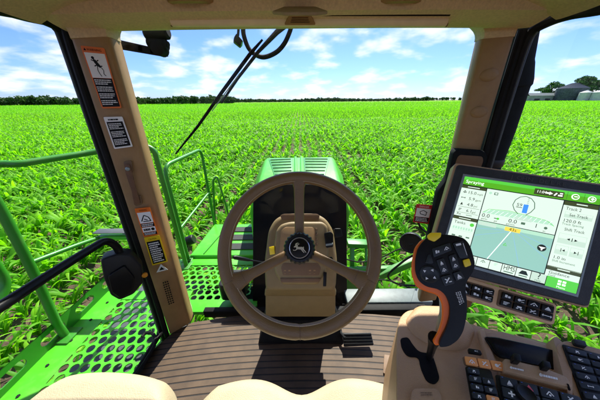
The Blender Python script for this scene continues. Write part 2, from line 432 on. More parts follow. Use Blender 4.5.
# floor
fl = [(-.80, -.5), (-.80, .72), (-.745, .815), (-.66, .87), (-.45, .905), (-.25, .925), (0, .93), (.25, .925), (.45, .915), (.70, .89), (.80, .86), (.80, -.5)]
MB().prism([V((x, y, FZ-.012)) for x, y in fl], V((0, 0, -.05))).build('floor', rubber, cab, .004)
def floor_mat():
    m = bpy.data.materials.new('ribbed_floor_mat'); m.use_nodes = True; nt = m.node_tree; b = nt.nodes['Principled BSDF']
    def nd(t, **k):
        x = nt.nodes.new(t)
        for a, v in k.items(): setattr(x, a, v)
        return x
    def mth(op, a, bb=None):
        x = nd('ShaderNodeMath', operation=op)
        for i, q in enumerate((a, bb)):
            if q is None: continue
            if isinstance(q, (int, float)): x.inputs[i].default_value = q
            else: nt.links.new(q, x.inputs[i])
        return x.outputs[0]
    tc = nd('ShaderNodeTexCoord'); sp = nd('ShaderNodeSeparateXYZ'); nt.links.new(tc.outputs['Object'], sp.inputs[0])
    yy = mth('ADD', sp.outputs['Y'], mth('MULTIPLY', mth('POWER', mth('ABSOLUTE', sp.outputs['X']), 2), .10))
    fr = mth('FRACT', mth('DIVIDE', yy, .029))
    gr = nd('ShaderNodeMapRange'); gr.inputs['From Min'].default_value = .06; gr.inputs['From Max'].default_value = .13
    tri = mth('ABSOLUTE', mth('SUBTRACT', fr, .5)); nt.links.new(tri, gr.inputs['Value'])
    n = nd('ShaderNodeTexNoise'); n.inputs['Scale'].default_value = 14; n.inputs['Detail'].default_value = 8; nt.links.new(tc.outputs['Object'], n.inputs['Vector'])
    n2 = nd('ShaderNodeTexNoise'); n2.inputs['Scale'].default_value = 420; nt.links.new(tc.outputs['Object'], n2.inputs['Vector'])
    r = nd('ShaderNodeValToRGB'); r.color_ramp.elements[0].position = .3; r.color_ramp.elements[1].position = .75
    r.color_ramp.elements[0].color = (.060, .037, .021, 1); r.color_ramp.elements[1].color = (.108, .068, .038, 1)
    nt.links.new(n.outputs[0], r.inputs[0])
    mx = nd('ShaderNodeMix', data_type='RGBA'); mx.inputs['A'].default_value = (.012, .009, .008, 1)
    nt.links.new(r.outputs[0], mx.inputs['B']); nt.links.new(gr.outputs[0], mx.inputs['Factor']); nt.links.new(mx.outputs['Result'], b.inputs['Base Color'])
    bp = nd('ShaderNodeBump'); bp.inputs['Distance'].default_value = .004; bp.inputs['Strength'].default_value = .7
    nt.links.new(mth('ADD', gr.outputs[0], mth('MULTIPLY', n2.outputs[0], .25)), bp.inputs['Height']); nt.links.new(bp.outputs[0], b.inputs['Normal'])
    b.inputs['Roughness'].default_value = .7
    return m
fm = MB().prism([V((x*.985, y-.004, FZ)) for x, y in fl], V((0, 0, -.010))).build('floor_mat', floor_mat(), None, .003)
tag(fm, 'brown ribbed rubber floor mat with black grooves under the wheel', 'floor mat')
# door sill rubber with its hooked end, left
sl = smooth_path([V((-.80, .80, FZ+.01)), V((-.80, .6, FZ+.01)), V((-.80, .2, FZ+.01)), V((-.80, -.3, FZ+.01))], 3)
MB().tube(sl, .014, 8).build('sill_seal', rubber, cab)
hk = [PZ(u, v, FZ+.02) for u, v in ((131, 382), (148, 357), (155, 343), (153, 334), (146, 333), (142, 337))]
MB().tube(smooth_path(hk, 5), .009, 8).build('sill_hook', rubber, cab)
sill_m = mat('sill_paint', (.12, .155, .155), .5, var=.15)
# front sill (pale metal ledge right of the column, outside the pane)
MB().bx((.30, .985, FZ-.03), (.86, 1.10, FZ+.012)).build('front_sill', sill_m, cab, .008)
MB().bx((.30, .935, FZ-.06), (.80, .98, FZ+.004)).build('sill_gasket', rubber, cab, .004)
MB().bx((-.62, .94, FZ-.06), (.30, .975, FZ-.004)).build('sill_gasket', rubber, cab, .004)
# panes
def ws(z, k): return [V((x, .965+.04*(1-(x/.70)**2), z)) for x in [-.70+1.4*i/16 for i in range(17)]]
rg = [[p for p in ws(z, 0)]+[p+V((0, .004, 0)) for p in reversed(ws(z, 0))] for z in (FZ-.02, .44)]
MB().loft(rg).build('windscreen', glass, cab, angle=30)
MB().bx((-.828, -.5, FZ), (-.823, .78, .24)).build('door_pane', glass, cab)
MB().bx((.823, -.5, FZ), (.828, .78, .24)).build('side_pane', glass, cab)
# strap handle on the left pillar
st = thing('pillar_strap', LQ.at(135, 182), 'brown leather strap hooked between two tan anchor plates on the left pillar', 'strap')
for a, b in (((124, 160), (134, 174)), ((133, 195), (143, 206))):
    slab([(a[0], a[1]+1.5), (a[0]+8, a[1]), (b[0], b[1]-2), (b[0]-7, b[1])], LQ, .006, 'anchor_plate', tan_d, st, .002, 2, .006, .006)
slab([(126, 164), (131, 163), (134, 172), (138, 188), (142, 202), (136, 204), (133.5, 190), (128, 174)], LQ, .004, 'strap', strap_m, st, .001, 2, .004, .014)
c = LQ.at(130, 168)+nl*.014
MB().lathe(c, nl, [(.008, 0), (.008, .004), (.005, .006), (0, .006)], 16).build('stud', steel, st)

# ------------------------------------------------------------------ stickers
def label_base(px, pl, label, cat, mats, name='warning_label', rnd=.004):
    nn = pl.n if pl.n.dot(pl.at(*px[0])) < 0 else -pl.n
    pts = [p+nn*.0008 for p in pl.pts(px)]
    q = Quad(*pts); mb = MB(); 
    if q.n.dot(nn) < 0: q.n = -q.n
    mb.prism(rpoly([q.at(0, 1), q.at(1, 1), q.at(1, 0), q.at(0, 0)], rnd, 3), q.n*.0006, 0)
    q = Quad(*[p+q.n*.0006 for p in q.c])
    if q.n.dot(nn) < 0: q.n = -q.n
    return q, mb
LM = [lab_orange, white, lab_black, wgrey, lab_yellow, lab_red]
def fin(mb, name, label, cat):
    o = mb.build(name, LM, None, angle=30); tag(o, label, cat); return o
rr = random.Random(3)
q, mb = label_base([(80.5, 45.5), (104.5, 48), (122, 108), (102.5, 108.5)], LQ, '', '', LM)
q.text(mb, 'WARNING', .22, .066, .036, .0006, 2, 'l', .62); q.poly(mb, [(.08, .066), (.2, .066), (.14, .025)], .0006, 2)
q.rect(mb, .06, .095, .94, .485, .0004, 1); q.rect(mb, .06, .49, .94, .972, .0004, 2)
q.disc(mb, .36, .17, .024, .0007, 2)                       # falling figure with trailing legs
q.poly(mb, [(.34, .18), (.46, .20), (.62, .30), (.56, .325), (.44, .29), (.36, .24)], .0007, 2)
for a, b in (((.36, .22), (.26, .20)), ((.44, .28), (.33, .30)), ((.5, .22), (.58, .20)), ((.6, .3), (.68, .29))): q.line(mb, a, b, .016, .0008, 2)
for L in ([(.46, .29), (.42, .36), (.46, .42), (.52, .46)], [(.60, .31), (.68, .36), (.64, .42), (.72, .45)]):
    for a, b in zip(L, L[1:]): q.line(mb, a, b, .012, .0008, 2)
for k in range(4): bars(q, mb, .10, .88, .505+k*.115, .505+k*.115+.095, 3, 3, rr)
fin(mb, 'warning_label', 'tall orange warning label with falling figure pictogram at top of left pillar', 'warning label')
q, mb = label_base([(103.5, 117), (122.5, 116.5), (133, 146.5), (114.5, 149)], LQ, '', '', LM)
mb.mi[:] = [1]*len(mb.mi); q.rect(mb, .08, .15, .92, .95, .0004, 2); bars(q, mb, .2, .8, .05, .12, 1, 2, rr, .6)
for k in range(3): bars(q, mb, .14, .86, .19+k*.25, .19+k*.25+.2, 4, 3, rr)
fin(mb, 'notice_label', 'white bordered label with black text block, second down the left pillar', 'notice label')
q, mb = label_base([(134.5, 208.5), (150, 207), (159, 234.5), (144, 237)], LQ, '', '', LM)
q.text(mb, 'WARNING', .25, .11, .06, .0006, 2, 'l', .5); q.rect(mb, .07, .15, .93, .52, .0004, 1); q.rect(mb, .07, .53, .93, .66, .0004, 2)
q.rect(mb, .07, .67, .93, .84, .0004, 1); q.rect(mb, .07, .85, .93, .96, .0004, 2)
for a, b in (((.2, .45), (.45, .25)), ((.45, .25), (.7, .32)), ((.7, .32), (.8, .46)), ((.3, .46), (.8, .46)), ((.4, .38), (.6, .42))): q.line(mb, a, b, .03, .0007, 2)
bars(q, mb, .12, .88, .54, .65, 2, 3, rr); bars(q, mb, .15, .6, .7, .81, 1, 2, rr, .7); q.disc(mb, .75, .755, .05, .0007, 2); bars(q, mb, .12, .88, .86, .95, 2, 3, rr)
fin(mb, 'warning_label', 'small orange and white warning label directly above the yellow caution label', 'warning label')
q, mb = label_base([(144, 237.5), (159.5, 234.8), (168, 261.5), (152.5, 265.5)], LQ, '', '', LM)
mb.mi[:] = [4]*len(mb.mi); q.text(mb, 'CAUTION', .25, .12, .06, .0006, 2, 'l', .5); q.rect(mb, .08, .16, .92, .95, .0004, 2); bars(q, mb, .16, .86, .2, .92, 10, 3, rr, .55)
fin(mb, 'caution_label', 'yellow bordered caution label with black text block, low on left pillar', 'caution label')
q, mb = label_base([(157, 270), (163, 264.5), (163.2, 264.7), (168.5, 271.5)], LQ, '', '', LM, rnd=.0001)
mb = MB(); tq = LQ.pts([(156.5, 272.5), (161, 264), (168, 269.5)]); mb.prism([p+nl*.001 for p in tq], nl*.0006, 3)
c3 = sum(tq, V())/3; mb.prism([c3+(p-c3)*.45+nl*.0017 for p in tq], nl*.0003, 2)
fin(mb, 'triangle_label', 'little grey triangle warning symbol below the yellow caution label', 'warning label')
wp = Plane((.5, .966, -.4), (0, -1, 0))
q, mb = label_base([(416.5, 203.8), (432.8, 205.3), (428.6, 224), (412.6, 222)], wp, '', '', LM, rnd=.003)
mb.mi[:] = [5]*len(mb.mi); q.text(mb, 'DANGER', .2, .15, .09, .0006, 1, 'l', .6); q.rect(mb, .07, .2, .93, .66, .0004, 1); q.rect(mb, .07, .67, .93, .94, .0004, 2)
for a, b in (((.3, .38), (.5, .3)), ((.5, .3), (.75, .4)), ((.35, .5), (.7, .55)), ((.3, .38), (.35, .5)), ((.7, .4), (.7, .55))): q.line(mb, a, b, .035, .0007, 2)
bars(q, mb, .12, .88, .69, .92, 3, 3, rr)
fin(mb, 'danger_label', 'red bordered danger label on windscreen glass left of the display', 'danger label')

# ================================================================== STEERING WHEEL
C = P(299.5, 248, .53); n_w = V((0, -.776, .631)); e1 = V((1, 0, 0)); e2 = V((0, .631, .776))
def WP(a, r, h=0): return C+(e1*math.cos(a)+e2*math.sin(a))*r+n_w*h
RW = .1845
sw = thing('steering_wheel', C, 'brown leather three-spoke steering wheel with black knurled hub knob', 'steering wheel')
mb = MB(); N = 128; rings = []
for k in range(N+1):
    a = 2*math.pi*k/N; rad = V(e1*math.cos(a)+e2*math.sin(a)); c = WP(a, RW)
    seam = min(abs((a-s+math.pi) % (2*math.pi)-math.pi) for s in (R(-90), R(30), R(150), R(205), R(335), R(83), R(97)))
    g = 1-.10*math.exp(-(seam/.008)**2)
    rings.append([c+(rad*math.cos(t)*.0165+n_w*math.sin(t)*.0150*(1+.05*math.cos(t)))*g for t in [j*2*math.pi/20 for j in range(20)]])
mb.loft(rings, 0, False); rim = mb.build('rim', leather, sw, weld=True)
for s in (-90, 30, 150, 205, 335):                         # wrap seams
    mb = MB(); a = R(s); rad = e1*math.cos(a)+e2*math.sin(a); c = WP(a, RW)
    mb.tube([c+rad*math.cos(t)*.0160+n_w*math.sin(t)*.0146 for t in [j*2*math.pi/20 for j in range(20)]], .0007, 5, 0, True); mb.build('wrap_seam', tan_d, rim)
mb = MB()
for k in range(300):                                       # inner stitching
    a = 2*math.pi*k/300; rad = e1*math.cos(a)+e2*math.sin(a); tg = -e1*math.sin(a)+e2*math.cos(a)
    for sgn in (1,):
        c = WP(a, RW-.0138, .0088)
        mb.box(c, (.0030, .0011, .0012), ((tg+rad*.55).normalized(), (rad-tg*.55).normalized(), n_w))
mb.build('stitching', stitch_m, rim)
for a, w0, w1 in ((R(90), .0125, .0135), (R(207), .0125, .018), (R(333), .0125, .018)):
    ax = e1*math.cos(a)+e2*math.sin(a); tg = -e1*math.sin(a)+e2*math.cos(a); rings = []
    for r, w, h, th in ((.02, .015, -.028, .008), (.045, w0, -.024, .008), (.09, w0, -.017, .0075), (.13, w0*1.05, -.009, .0075), (.155, w1*1.05, -.004, .008), (.170, w1*1.35, 0, .0105), (.183, w1*1.9, 0, .0125)):
        c = C+ax*r+n_w*h
        rings.append([c+tg*w*math.copysign(abs(math.cos(t))**.7, math.cos(t))+n_w*th*math.copysign(abs(math.sin(t))**.8, math.sin(t)) for t in [j*2*math.pi/16 for j in range(16)]])
    sp = MB().loft(rings).build('spoke', leather, sw)
    c = C+ax*.150+n_w*-.005
    MB().tube([c+tg*w1*1.04*math.cos(t)+n_w*.0084*math.sin(t) for t in [j*2*math.pi/20 for j in range(20)]], .0006, 5, 0, True).build('spoke_seam', tan_d, sp)
# hub: knurled knob, ring, emblem disc, leaping deer
mb = MB(); ring = []
for h, r0, dp in ((-.045, .030, 0), (-.02, .034, .0), (-.014, .0372, .002), (.004, .0392, .0022), (.012, .0372, .002), (.016, .033, 0), (.017, .0285, 0), (.013, .026, 0), (.012, .001, 0)):
    ring.append([C+n_w*h+(e1*math.cos(t)+e2*math.sin(t))*(r0-dp*(.5+.5*math.copysign(abs(math.cos(22*t))**.5, math.cos(22*t)))) for t in [j*2*math.pi/192 for j in range(192)]])
hub = MB().loft(ring).build('hub', black, sw, angle=40)
def ringm(r0, r1, h, m, nm, par):
    return MB().lathe(C, n_w, [(r1, h-.003), (r1, h), (r0, h), (r0, h-.003)], 40).build(nm, m, par)
MB().lathe(C, n_w, [(.0255, .0125), (.0255, .015), (.0235, .0165), (.0225, .0155), (.0222, .0145)], 40).build('emblem_ring', chrome, hub)
MB().lathe(C, n_w, [(.0222, .0122), (.0222, .0146), (.012, .0152), (0, .0155)], 40).build('emblem_disc', black_g, hub)
deer = [(-.80, .18), (-.70, .30), (-.56, .36), (-.60, .50), (-.52, .66), (-.30, .74), (-.06, .70), (-.28, .62), (-.38, .50), (-.34, .42), (-.16, .60), (.06, .60), (-.14, .48), (-.26, .34), (-.20, .18),
        (.05, .16), (.30, .18), (.48, .12), (.58, .24), (.62, .10), (.60, -.06), (.66, -.22), (.84, -.42), (.94, -.62), (.84, -.60), (.70, -.44), (.50, -.26), (.36, -.20), (.56, -.46), (.70, -.66), (.58, -.62), (.40, -.44), (.18, -.18),
        (-.05, -.16), (-.26, -.14), (-.48, -.26), (-.74, -.34), (-.90, -.24), (-.90, -.34), (-.74, -.46), (-.44, -.40), (-.20, -.26), (-.40, -.10), (-.66, -.14), (-.84, -.02), (-.86, -.12), (-.66, -.24), (-.44, -.16), (-.42, .02), (-.46, .16), (-.60, .14), (-.74, .12)]
deer = deer[:36]+[(-.48, -.30), (-.78, -.34), (-.92, -.22), (-.86, -.18), (-.74, -.26), (-.46, -.18), (-.44, -.02), (-.48, .14), (-.62, .12), (-.74, .12)]
MB().prism([C+n_w*.0156+e1*x*.0172+e2*(y*.0172-.001) for x, y in deer], n_w*.0010).build('emblem_deer', chrome, hub)

# ================================================================== STEERING COLUMN
cp = thing('steering_column', (0, .72, FZ), 'tan steering column with instrument pod and black switches in front of the wheel', 'steering column')
nk = V((0, -.80, .60))
pa = Plane(P(300, 250, .98), nk); pb = Plane(P(300, 255, .845), nk); pc = Plane(P(300, 300, 1.0), (0, -.95, .31))
slab([(265, 292), (264, 262), (268, 230), (275, 218), (287, 213), (316, 213), (326, 218), (334, 230), (338, 262), (336, 292)], pa, .10, 'column_shroud', column_tan_shaded, cp, .02, 4, .03)
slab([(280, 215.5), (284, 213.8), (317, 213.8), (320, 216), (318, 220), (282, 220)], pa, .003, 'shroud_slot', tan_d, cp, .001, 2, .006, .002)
MB().loft([[P(u, 281, t_) for u, t_ in ((268, .965), (333, .965), (333, 1.08), (268, 1.08))], [P(u, 290, t_) for u, t_ in ((265, .955), (336, .955), (336, 1.1), (265, 1.1))], [P(u, 296, t_) for u, t_ in ((264.5, .985), (336, .985), (336, 1.12), (264.5, 1.12))]]).build('column_shelf', column_tan_shaded, cp, .008, 3)
slab([(265.5, 317), (265.5, 292), (335.5, 292), (335.5, 317)], pc, .12, 'column_base', column_tan_shaded, cp, .014, 4, .012)
slab([(273, 256), (276, 230), (281, 224), (290, 221.5), (323, 221.5), (328, 226), (329, 256), (325, 275), (318, 285), (282, 285), (275, 274)], pb, .09, 'instrument_pod', column_tan_shaded, cp, .012, 4, .012)
slab([(279, 254), (281, 231), (285, 227), (313, 227), (315, 231), (317, 254)], pb, .004, 'pod_face', tan, cp, .002, 2, .008, .002)
slab([(280, 278), (281, 282.5), (319, 282.5), (321, 278)], pb, .012, 'pod_lip', tan_d, cp, .003, 2, 0, .004)
mb = MB()
for k in range(4):
    c = pb.at(316.3, 229.5+k*5); mb.box(c+nk*.003, (.0085, .010, .004), (e1, e2, nk))
mb.build('switch_row', tan_d, cp, .001)
slab([(281, 268), (283, 263), (318, 263), (321, 268), (319, 275.5), (283, 275.5)], pb, .003, 'gauge_strip', tan_d, cp, .001, 2, .006, .001)
mb = MB()
for k, u in enumerate((285, 289.5, 310, 314.5)):
    c = pb.at(u, 270.5)+nk*.0015; mb.box(c, (.008, .005, .001), (e1, e2, nk)); mb.box(pb.at(u, 273.5)+nk*.0015, (.006, .002, .001), (e1, e2, nk))
mb.build('gauge_marks', tan, cp)
slab([(269, 247), (274, 246), (275, 254), (270, 255)], pb, .02, 'yellow_button', yellow, cp, .003, 2, .002, .002)
slab([(324, 233), (330, 231.5), (333, 234), (333, 247), (326, 248)], pb, .03, 'rocker_switch', black_s, cp, .004, 3, .006, .010)
slab([(325.5, 244), (332.5, 243), (332.5, 245), (325.5, 246)], pb, .004, 'switch_band', steel, cp, .0006, 1, 0, .0115)
slab([(334, 228.5), (341, 228.5), (342.5, 236.5), (335, 237.5)], pb, .03, 'side_knob', black_s, cp, .004, 3, .006, .004)
slab([(326, 258), (332, 256.5), (334, 262), (328, 264)], pb, .02, 'column_knob', black_s, cp, .004, 3, .006, .006)
slab([(323.5, 272), (326.5, 272), (326, 286), (323, 286)], pb, .012, 'tilt_lever', black_s, cp, .002, 2, .002, .01)
a, b = P(268, 263.5, .80), P(233, 257, .72)
lv = MB().tube([a, a.lerp(b, .55)], .0030, 10).build('stalk', black_s, cp)
MB().tube([a.lerp(b, .5), a.lerp(b, .6), a.lerp(b, .95), b], [.003, .0055, .0075, .004], 12).build('stalk_grip', black_s, lv)
MB().bx((-.15, .80, FZ+.05), (.15, .93, -.62)).build('column_shadow_block', black_m, cp, .02)  # black box added to block sun and keep the column's floor shadow whole
# black boot at the foot of the column
bt = [[V((sx*w, y, z)) for sx, y in ((-1, y0), (1, y0), (1, y1), (-1, y1))] for w, y0, y1, z in ((.235, .735, .92, FZ+.001), (.225, .745, .92, FZ+.03), (.20, .80, .92, FZ+.10), (.195, .83, .92, FZ+.15))]
MB().loft(bt).build('column_boot', rubber, cp, .008)
# pedal
pd = thing('foot_pedal', (.25, .78, FZ), 'black ribbed foot pedal on the floor right of the column', 'pedal')
pp = Plane(PZ(358, 339, FZ+.05), (0, -.35, 1))
slab([(343, 333), (371, 332.5), (374, 345), (344, 346.5)], pp, .012, 'pad', black, pd, .003, 2, .006)
mb = MB()
for k in range(4): mb.tube([pp.at(344, 335+k*3.1)+V((0, -.001, .003)), pp.at(371+k*.7, 334.5+k*3.1)+V((0, -.001, .003))], .0032, 8)
mb.build('ribs', black_s, pd)
a = pp.at(345, 338); MB().tube([a, a+V((-.05, .10, -.02))], .008, 8).build('arm', black, pd)
# bracket with bolt by the console
bk = thing('floor_bracket', PZ(388, 366, FZ), 'brown floor bracket with a steel bolt beside the console', 'bracket')
fp = Plane((0, 0, FZ+.004), (0, 0, 1))
slab([(384, 355), (396, 357), (396, 376), (383, 374)], fp, .006, 'plate', tan_d, bk, .002, 2, .006, 0, True)
c = PZ(393.5, 369, FZ+.012); MB().lathe(c, (0, 0, 1), [(.018, 0), (.018, .003), (.011, .004), (.011, .013), (.004, .014), (0, .014)], 6).build('bolt', steel, bk)
c = PZ(398, 378, FZ+.012); MB().tube([c, c+V((.02, -.1, .06))], .008, 8).build('rod', black, bk)

# ================================================================== SEATS
def seat_cushion(mb, outline, top, thick, dome=.02, edge=.03):
    pass
seat = thing('driver_seat', (0, .1, FZ), 'beige leather driver seat with a dipped front edge between two bolsters', 'seat')
ZS = -.745
def cushion(xs, front, back, zt, fn, th):                 # grid surface: front rolls down; fn gives crown height
    NX_, NY_ = 40, 26; vs = []; fs = []
    for i in range(NX_+1):
        x = xs[0]+(xs[1]-xs[0])*i/NX_; a = i/NX_*2-1
        fr = front(a)
        for j in range(NY_+1):
            s = j/NY_
            if s < .35:
                t = s/.35*math.pi/2; y = fr-.05*(1-math.sin(t)); z = zt-th+ (th-.05)*min(1, s/.2)+0 if False else zt-.05*(1-math.sin(t))-.05*(1-s/.35)**3*1.2
                y = fr-.05+.05*math.cos(t)
            else:
                y = fr-.05-(fr-.05-back)*(s-.35)/.65; z = zt
            ed = max(0, abs(a)-.80)/.20
            z += fn(a)-(.06*(1-math.sqrt(max(0, 1-ed*ed))))
            vs.append(V((x, y, z)))
    W_ = NY_+1
    for i in range(NX_):
        for j in range(NY_): fs.append((i*W_+j, (i+1)*W_+j, (i+1)*W_+j+1, i*W_+j+1))
    top = len(vs); per = [i*W_ for i in range(NX_+1)]+[NX_*W_+j for j in range(1, W_)]+[i*W_+NY_ for i in range(NX_-1, -1, -1)]+[j for j in range(NY_-1, 0, -1)]
    lo = [V((vs[k].x, vs[k].y, zt-th)) for k in per]
    n0 = len(vs); vs += lo; m = len(per)
    for k in range(m): fs.append((per[k], per[(k+1) % m], n0+(k+1) % m, n0+k))
    fs.append(tuple(range(n0, n0+m)))
    return MB().add(vs, fs)
sf = lambda a: .382-.035*abs(a)**2.6-.034*math.exp(-(a/.26)**2)-.03*max(0, abs(a)-.8)/.2
cushion((-.305, .305), sf, -.25, ZS, lambda a: .012*math.exp(-((abs(a)-.55)/.3)**2)-.018*math.exp(-(a/.3)**2), .14).build('cushion', seat_m, seat, angle=70)
sfp = [V((x, sf(x/.305)+.0005, ZS-.055)) for x in [-.29+.58*i/40 for i in range(41)]]
MB().bx((-.22, -.2, FZ+.02), (.22, .28, ZS-.14)).build('seat_base', black, seat, .02)
ps = thing('passenger_seat', (-.5, 0, FZ), 'beige padded passenger seat cushion beside the door sill', 'seat')
pf = lambda a: .318-.03*abs(a)**2.4-.012*a-.075*(max(0, abs(a)-.62)/.38)**2
cushion((-.620, -.272), pf, -.3, -.585, lambda a: .004*(1-a*a), .09).build('cushion', seat_m, ps, angle=70)
MB().bx((-.56, -.25, FZ+.02), (-.30, .18, -.675)).build('seat_base', black, ps, .02)

# ================================================================== DOOR GRAB BAR
gb = thing('grab_bar', PX(115, 278, -.77), 'black tubular grab bar bolted to a bulky black bracket at the left door', 'grab handle')
gp = [PX(-60, 345, -.77), PX(0, 307, -.77), PX(60, 268, -.77), PX(106, 239.5, -.77), PX(118, 247, -.765), PX(124, 270, -.765)]
MB().tube(fillet(gp, .06, 6), .0145, 16).build('bar', black_s, gb)
hp = Plane(PX(120, 275, -.775), (.55, -.8, .1))
slab([(101, 258), (108, 255), (119, 252), (131, 253), (142, 265), (143, 281), (134, 292), (120, 298), (111, 293), (104, 276)], hp, .07, 'bracket', black, gb, .009, 3, .01, .02)
slab([(109, 272), (125, 262), (135, 274), (132, 288), (121, 294), (113, 288)], hp, .03, 'bracket_cover', black_s, gb, .006, 3, .01, .034)
MB().lathe(hp.at(144, 273)+V((.01, -.01, 0)), hp.n if hp.n.y < 0 else -hp.n, [(.011, 0), (.011, .008), (.006, .012), (0, .012)], 16).build('lens', amber, gb)
# ================================================================== DISPLAY
def rect_pose(px, t1):                                   # four corners of a flat rectangle seen at these pixels, first corner at depth t1
    r = [d(*a) for a in px]
    A = Matrix(((-r[1].x, r[2].x, -r[3].x), (-r[1].y, r[2].y, -r[3].y), (-r[1].z, r[2].z, -r[3].z)))
    s = A.inverted() @ (-r[0]); tt = (1, s[0], s[1], s[2])
    return [r[i]*tt[i]*t1 for i in range(4)]
SQ = Quad(*rect_pose([(464, 177), (599, 196.5), (573, 293), (440.5, 257)], .50))
if SQ.n.dot(SQ.c[0]) > 0: SQ.n = -SQ.n
MP = Plane(SQ.c[0], SQ.n)
mon = thing('touch_display', SQ.at(.5, 1.3, -.05), 'large touchscreen display with green header bar and spray page on right side', 'display screen')
OUT = [(454.5, 163), (619.5, 186.5), (588, 309), (424, 267)]
slab(OUT, MP, .034, 'housing', console_tan, mon, .006, 3, .008, .002)
slab([(456.5, 164.8), (617.5, 188.3), (586.5, 306.5), (426.5, 265.5)], MP, .012, 'bezel', bezel_m, mon, .003, 3, .008, .006)
fr = [MP.at(*p)+SQ.n*.0064 for p in ((462, 174.5), (601.5, 194.5), (575, 296.5), (437.5, 259))]
inn = [SQ.at(a, b, .0064) for a, b in ((0, 0), (1, 0), (1, 1), (0, 1))]
MB().holed(fr, inn, SQ.n*.0012).build('screen_rim', steel, mon, .0006, 1)
# brand lettering on the top bezel, coloured paler for the glints of embossing
bq = Quad(MP.at(508, 174.8)+SQ.n*.0064, MP.at(564, 183)+SQ.n*.0064, MP.at(563, 187.6)+SQ.n*.0064, MP.at(507, 179.4)+SQ.n*.0064); bq.n = SQ.n
letter_glint_m = mat('bezel_letter_glint', (.075, .08, .085), .3)
mb = MB()
for i, ch in enumerate('JOHN DEERE'):
    if ch != ' ': bq.text(mb, ch, .04+i*.1, .9, .8, .0004)
mb.build('bezel_lettering', letter_glint_m, mon, angle=30)
# screen: one glowing panel whose page is laid out in the screen's own coordinates
EK = .88
SM = [emit('screen_pale', (.70, .86, .74), .62), emit('screen_header', (.10, .46, .02), .55), emit('screen_map', (.28, .54, .46), .62), emit('screen_dark', (.016, .03, .018), .3),
      emit('screen_olive', (.06, .08, .03), .5), emit('screen_white', (.9, .95, .9), .8), emit('screen_blue', (.05, .25, .85), .7), emit('screen_mint', (.45, .74, .55), .62),
      emit('screen_yellow', (.85, .62, .08), .7), emit('screen_lime', (.10, .62, .06), .6), emit('screen_button', (.55, .72, .60), .62), emit('screen_sky', (.25, .48, .72), .62), emit('screen_line', (.10, .2, .13), .5)]
sq = Quad(*[p+SQ.n*.0055 for p in SQ.c]); sq.n = SQ.n
mb = MB(); O = .0007
sq.rect(mb, 0, 0, 1, 1, .0002, 12)
sq.rect(mb, 0, 0, 1, .095, O, 1); sq.rect(mb, 0, 0, 1, .035, O*1.5, 9)
sq.text(mb, 'Spraying', .02, .073, .036, O*2, 5)
sq.rect(mb, .56, .02, .765, .085, O*2, 4); sq.text(mb, '11:04', .575, .064, .028, O*3, 5, 'l', .07)
sq.poly(mb, [(.665, .035), (.69, .053), (.665, .071)], O*3, 5); sq.rect(mb, .645, .045, .668, .061, O*3, 5)
sq.line(mb, (.70, .07), (.715, .04), .012, O*3, 5); sq.rect(mb, .725, .055, .755, .07, O*3, 5); sq.rect(mb, .735, .034, .755, .046, O*3, 5)
for a in (.785, .895): sq.rect(mb, a, .008, a+.002, .088, O*2, 4)
for a in (.84, .945):
    sq.disc(mb, a, .05, .03, O*2, 5); sq.disc(mb, a, .05, .022, O*3, 1); sq.rect(mb, a-.012, .045, a+.012, .055, O*4, 5)
sq.rect(mb, a-.004, .035, a+.004, .066, O*4, 5)
# left column
sq.rect(mb, .0, .105, .205, .135, O, 4); sq.rect(mb, .05, .115, .15, .124, O*2, 0)
sq.rect(mb, .0, .138, .205, .475, O, 0)
for k, (t, u_) in enumerate((('15.0', 'mph'), ('5.9', 'gpm'), ('4.8', 'psi'), ('6.1', 'gal'))):
    b = .20+k*.072; sq.text(mb, t, .135, b, .034, O*2, 3, 'r'); sq.text(mb, u_, .142, b, .022, O*2, 4, 'l', .055)
    q2 = sq.sub(.015, b-.05, .06, b+.012, O*2); q2.n = sq.n; icon(q2, mb, (k*3+2) % 8, 3, .0002)
    if k: sq.rect(mb, .01, b-.056, .195, b-.054, O*2, 10)
for b in (.362, .43): sq.rect(mb, .012, b, .195, b+.003, O*3, 4)
sq.text(mb, 'Rx', .02, .462, .026, O*2, 3); sq.rect(mb, .1, .45, .15, .456, O*2, 12)
sq.rect(mb, 0, .482, .205, .512, O, 4); sq.rect(mb, .05, .492, .15, .501, O*2, 0)
sq.rect(mb, 0, .515, .205, .80, O, 0); sq.text(mb, 'Tanks', .02, .565, .032, O*2, 3); sq.disc(mb, .172, .555, .02, O*2, 9)
for k in range(8): sq.rect(mb, .02+k*.022, .60, .035+k*.022, .63, O*2, 7)
sq.rect(mb, .02, .64, .19, .645, O*2, 10)
for k in range(3): sq.rect(mb, .03+k*.06, .70, .06+k*.06, .715, O*2, 12)
sq.rect(mb, 0, .81, .205, .835, O, 4)
# centre, upper: sprayer outline with boom fan
sq.rect(mb, .212, .105, .775, .475, O, 0)
sq.disc(mb, .245, .15, .014, O*2, 7); sq.rect(mb, .275, .135, .305, .165, O*2, 12); sq.rect(mb, .281, .141, .299, .159, O*3, 0)
bp = [(.49, .33), (.455, .29), (.435, .24), (.445, .18), (.475, .14), (.515, .125), (.555, .14), (.585, .18), (.595, .24), (.575, .29), (.545, .33)]
for p, q in zip(bp, bp[1:]): sq.line(mb, p, q, .007, O*2, 12)
sq.text(mb, '59', .462, .245, .034, O*2, 3); sq.rect(mb, .462, .253, .508, .259, O*2, 3); sq.rect(mb, .512, .215, .548, .31, O*3, 6)
for k in range(5): sq.rect(mb, .533, .14+k*.018, .545, .144+k*.018, O*2, 12)
fan = [(.225, .385), (.27, .335), (.42, .315), (.58, .33), (.70, .345), (.755, .39)]
sq.poly(mb, [(.225, .385), (.755, .385), (.73, .35), (.60, .335), (.42, .32), (.28, .338)][::-1], O*1.5, 7)
for p, q in zip(fan, fan[1:]): sq.line(mb, p, q, .004, O*2, 9)
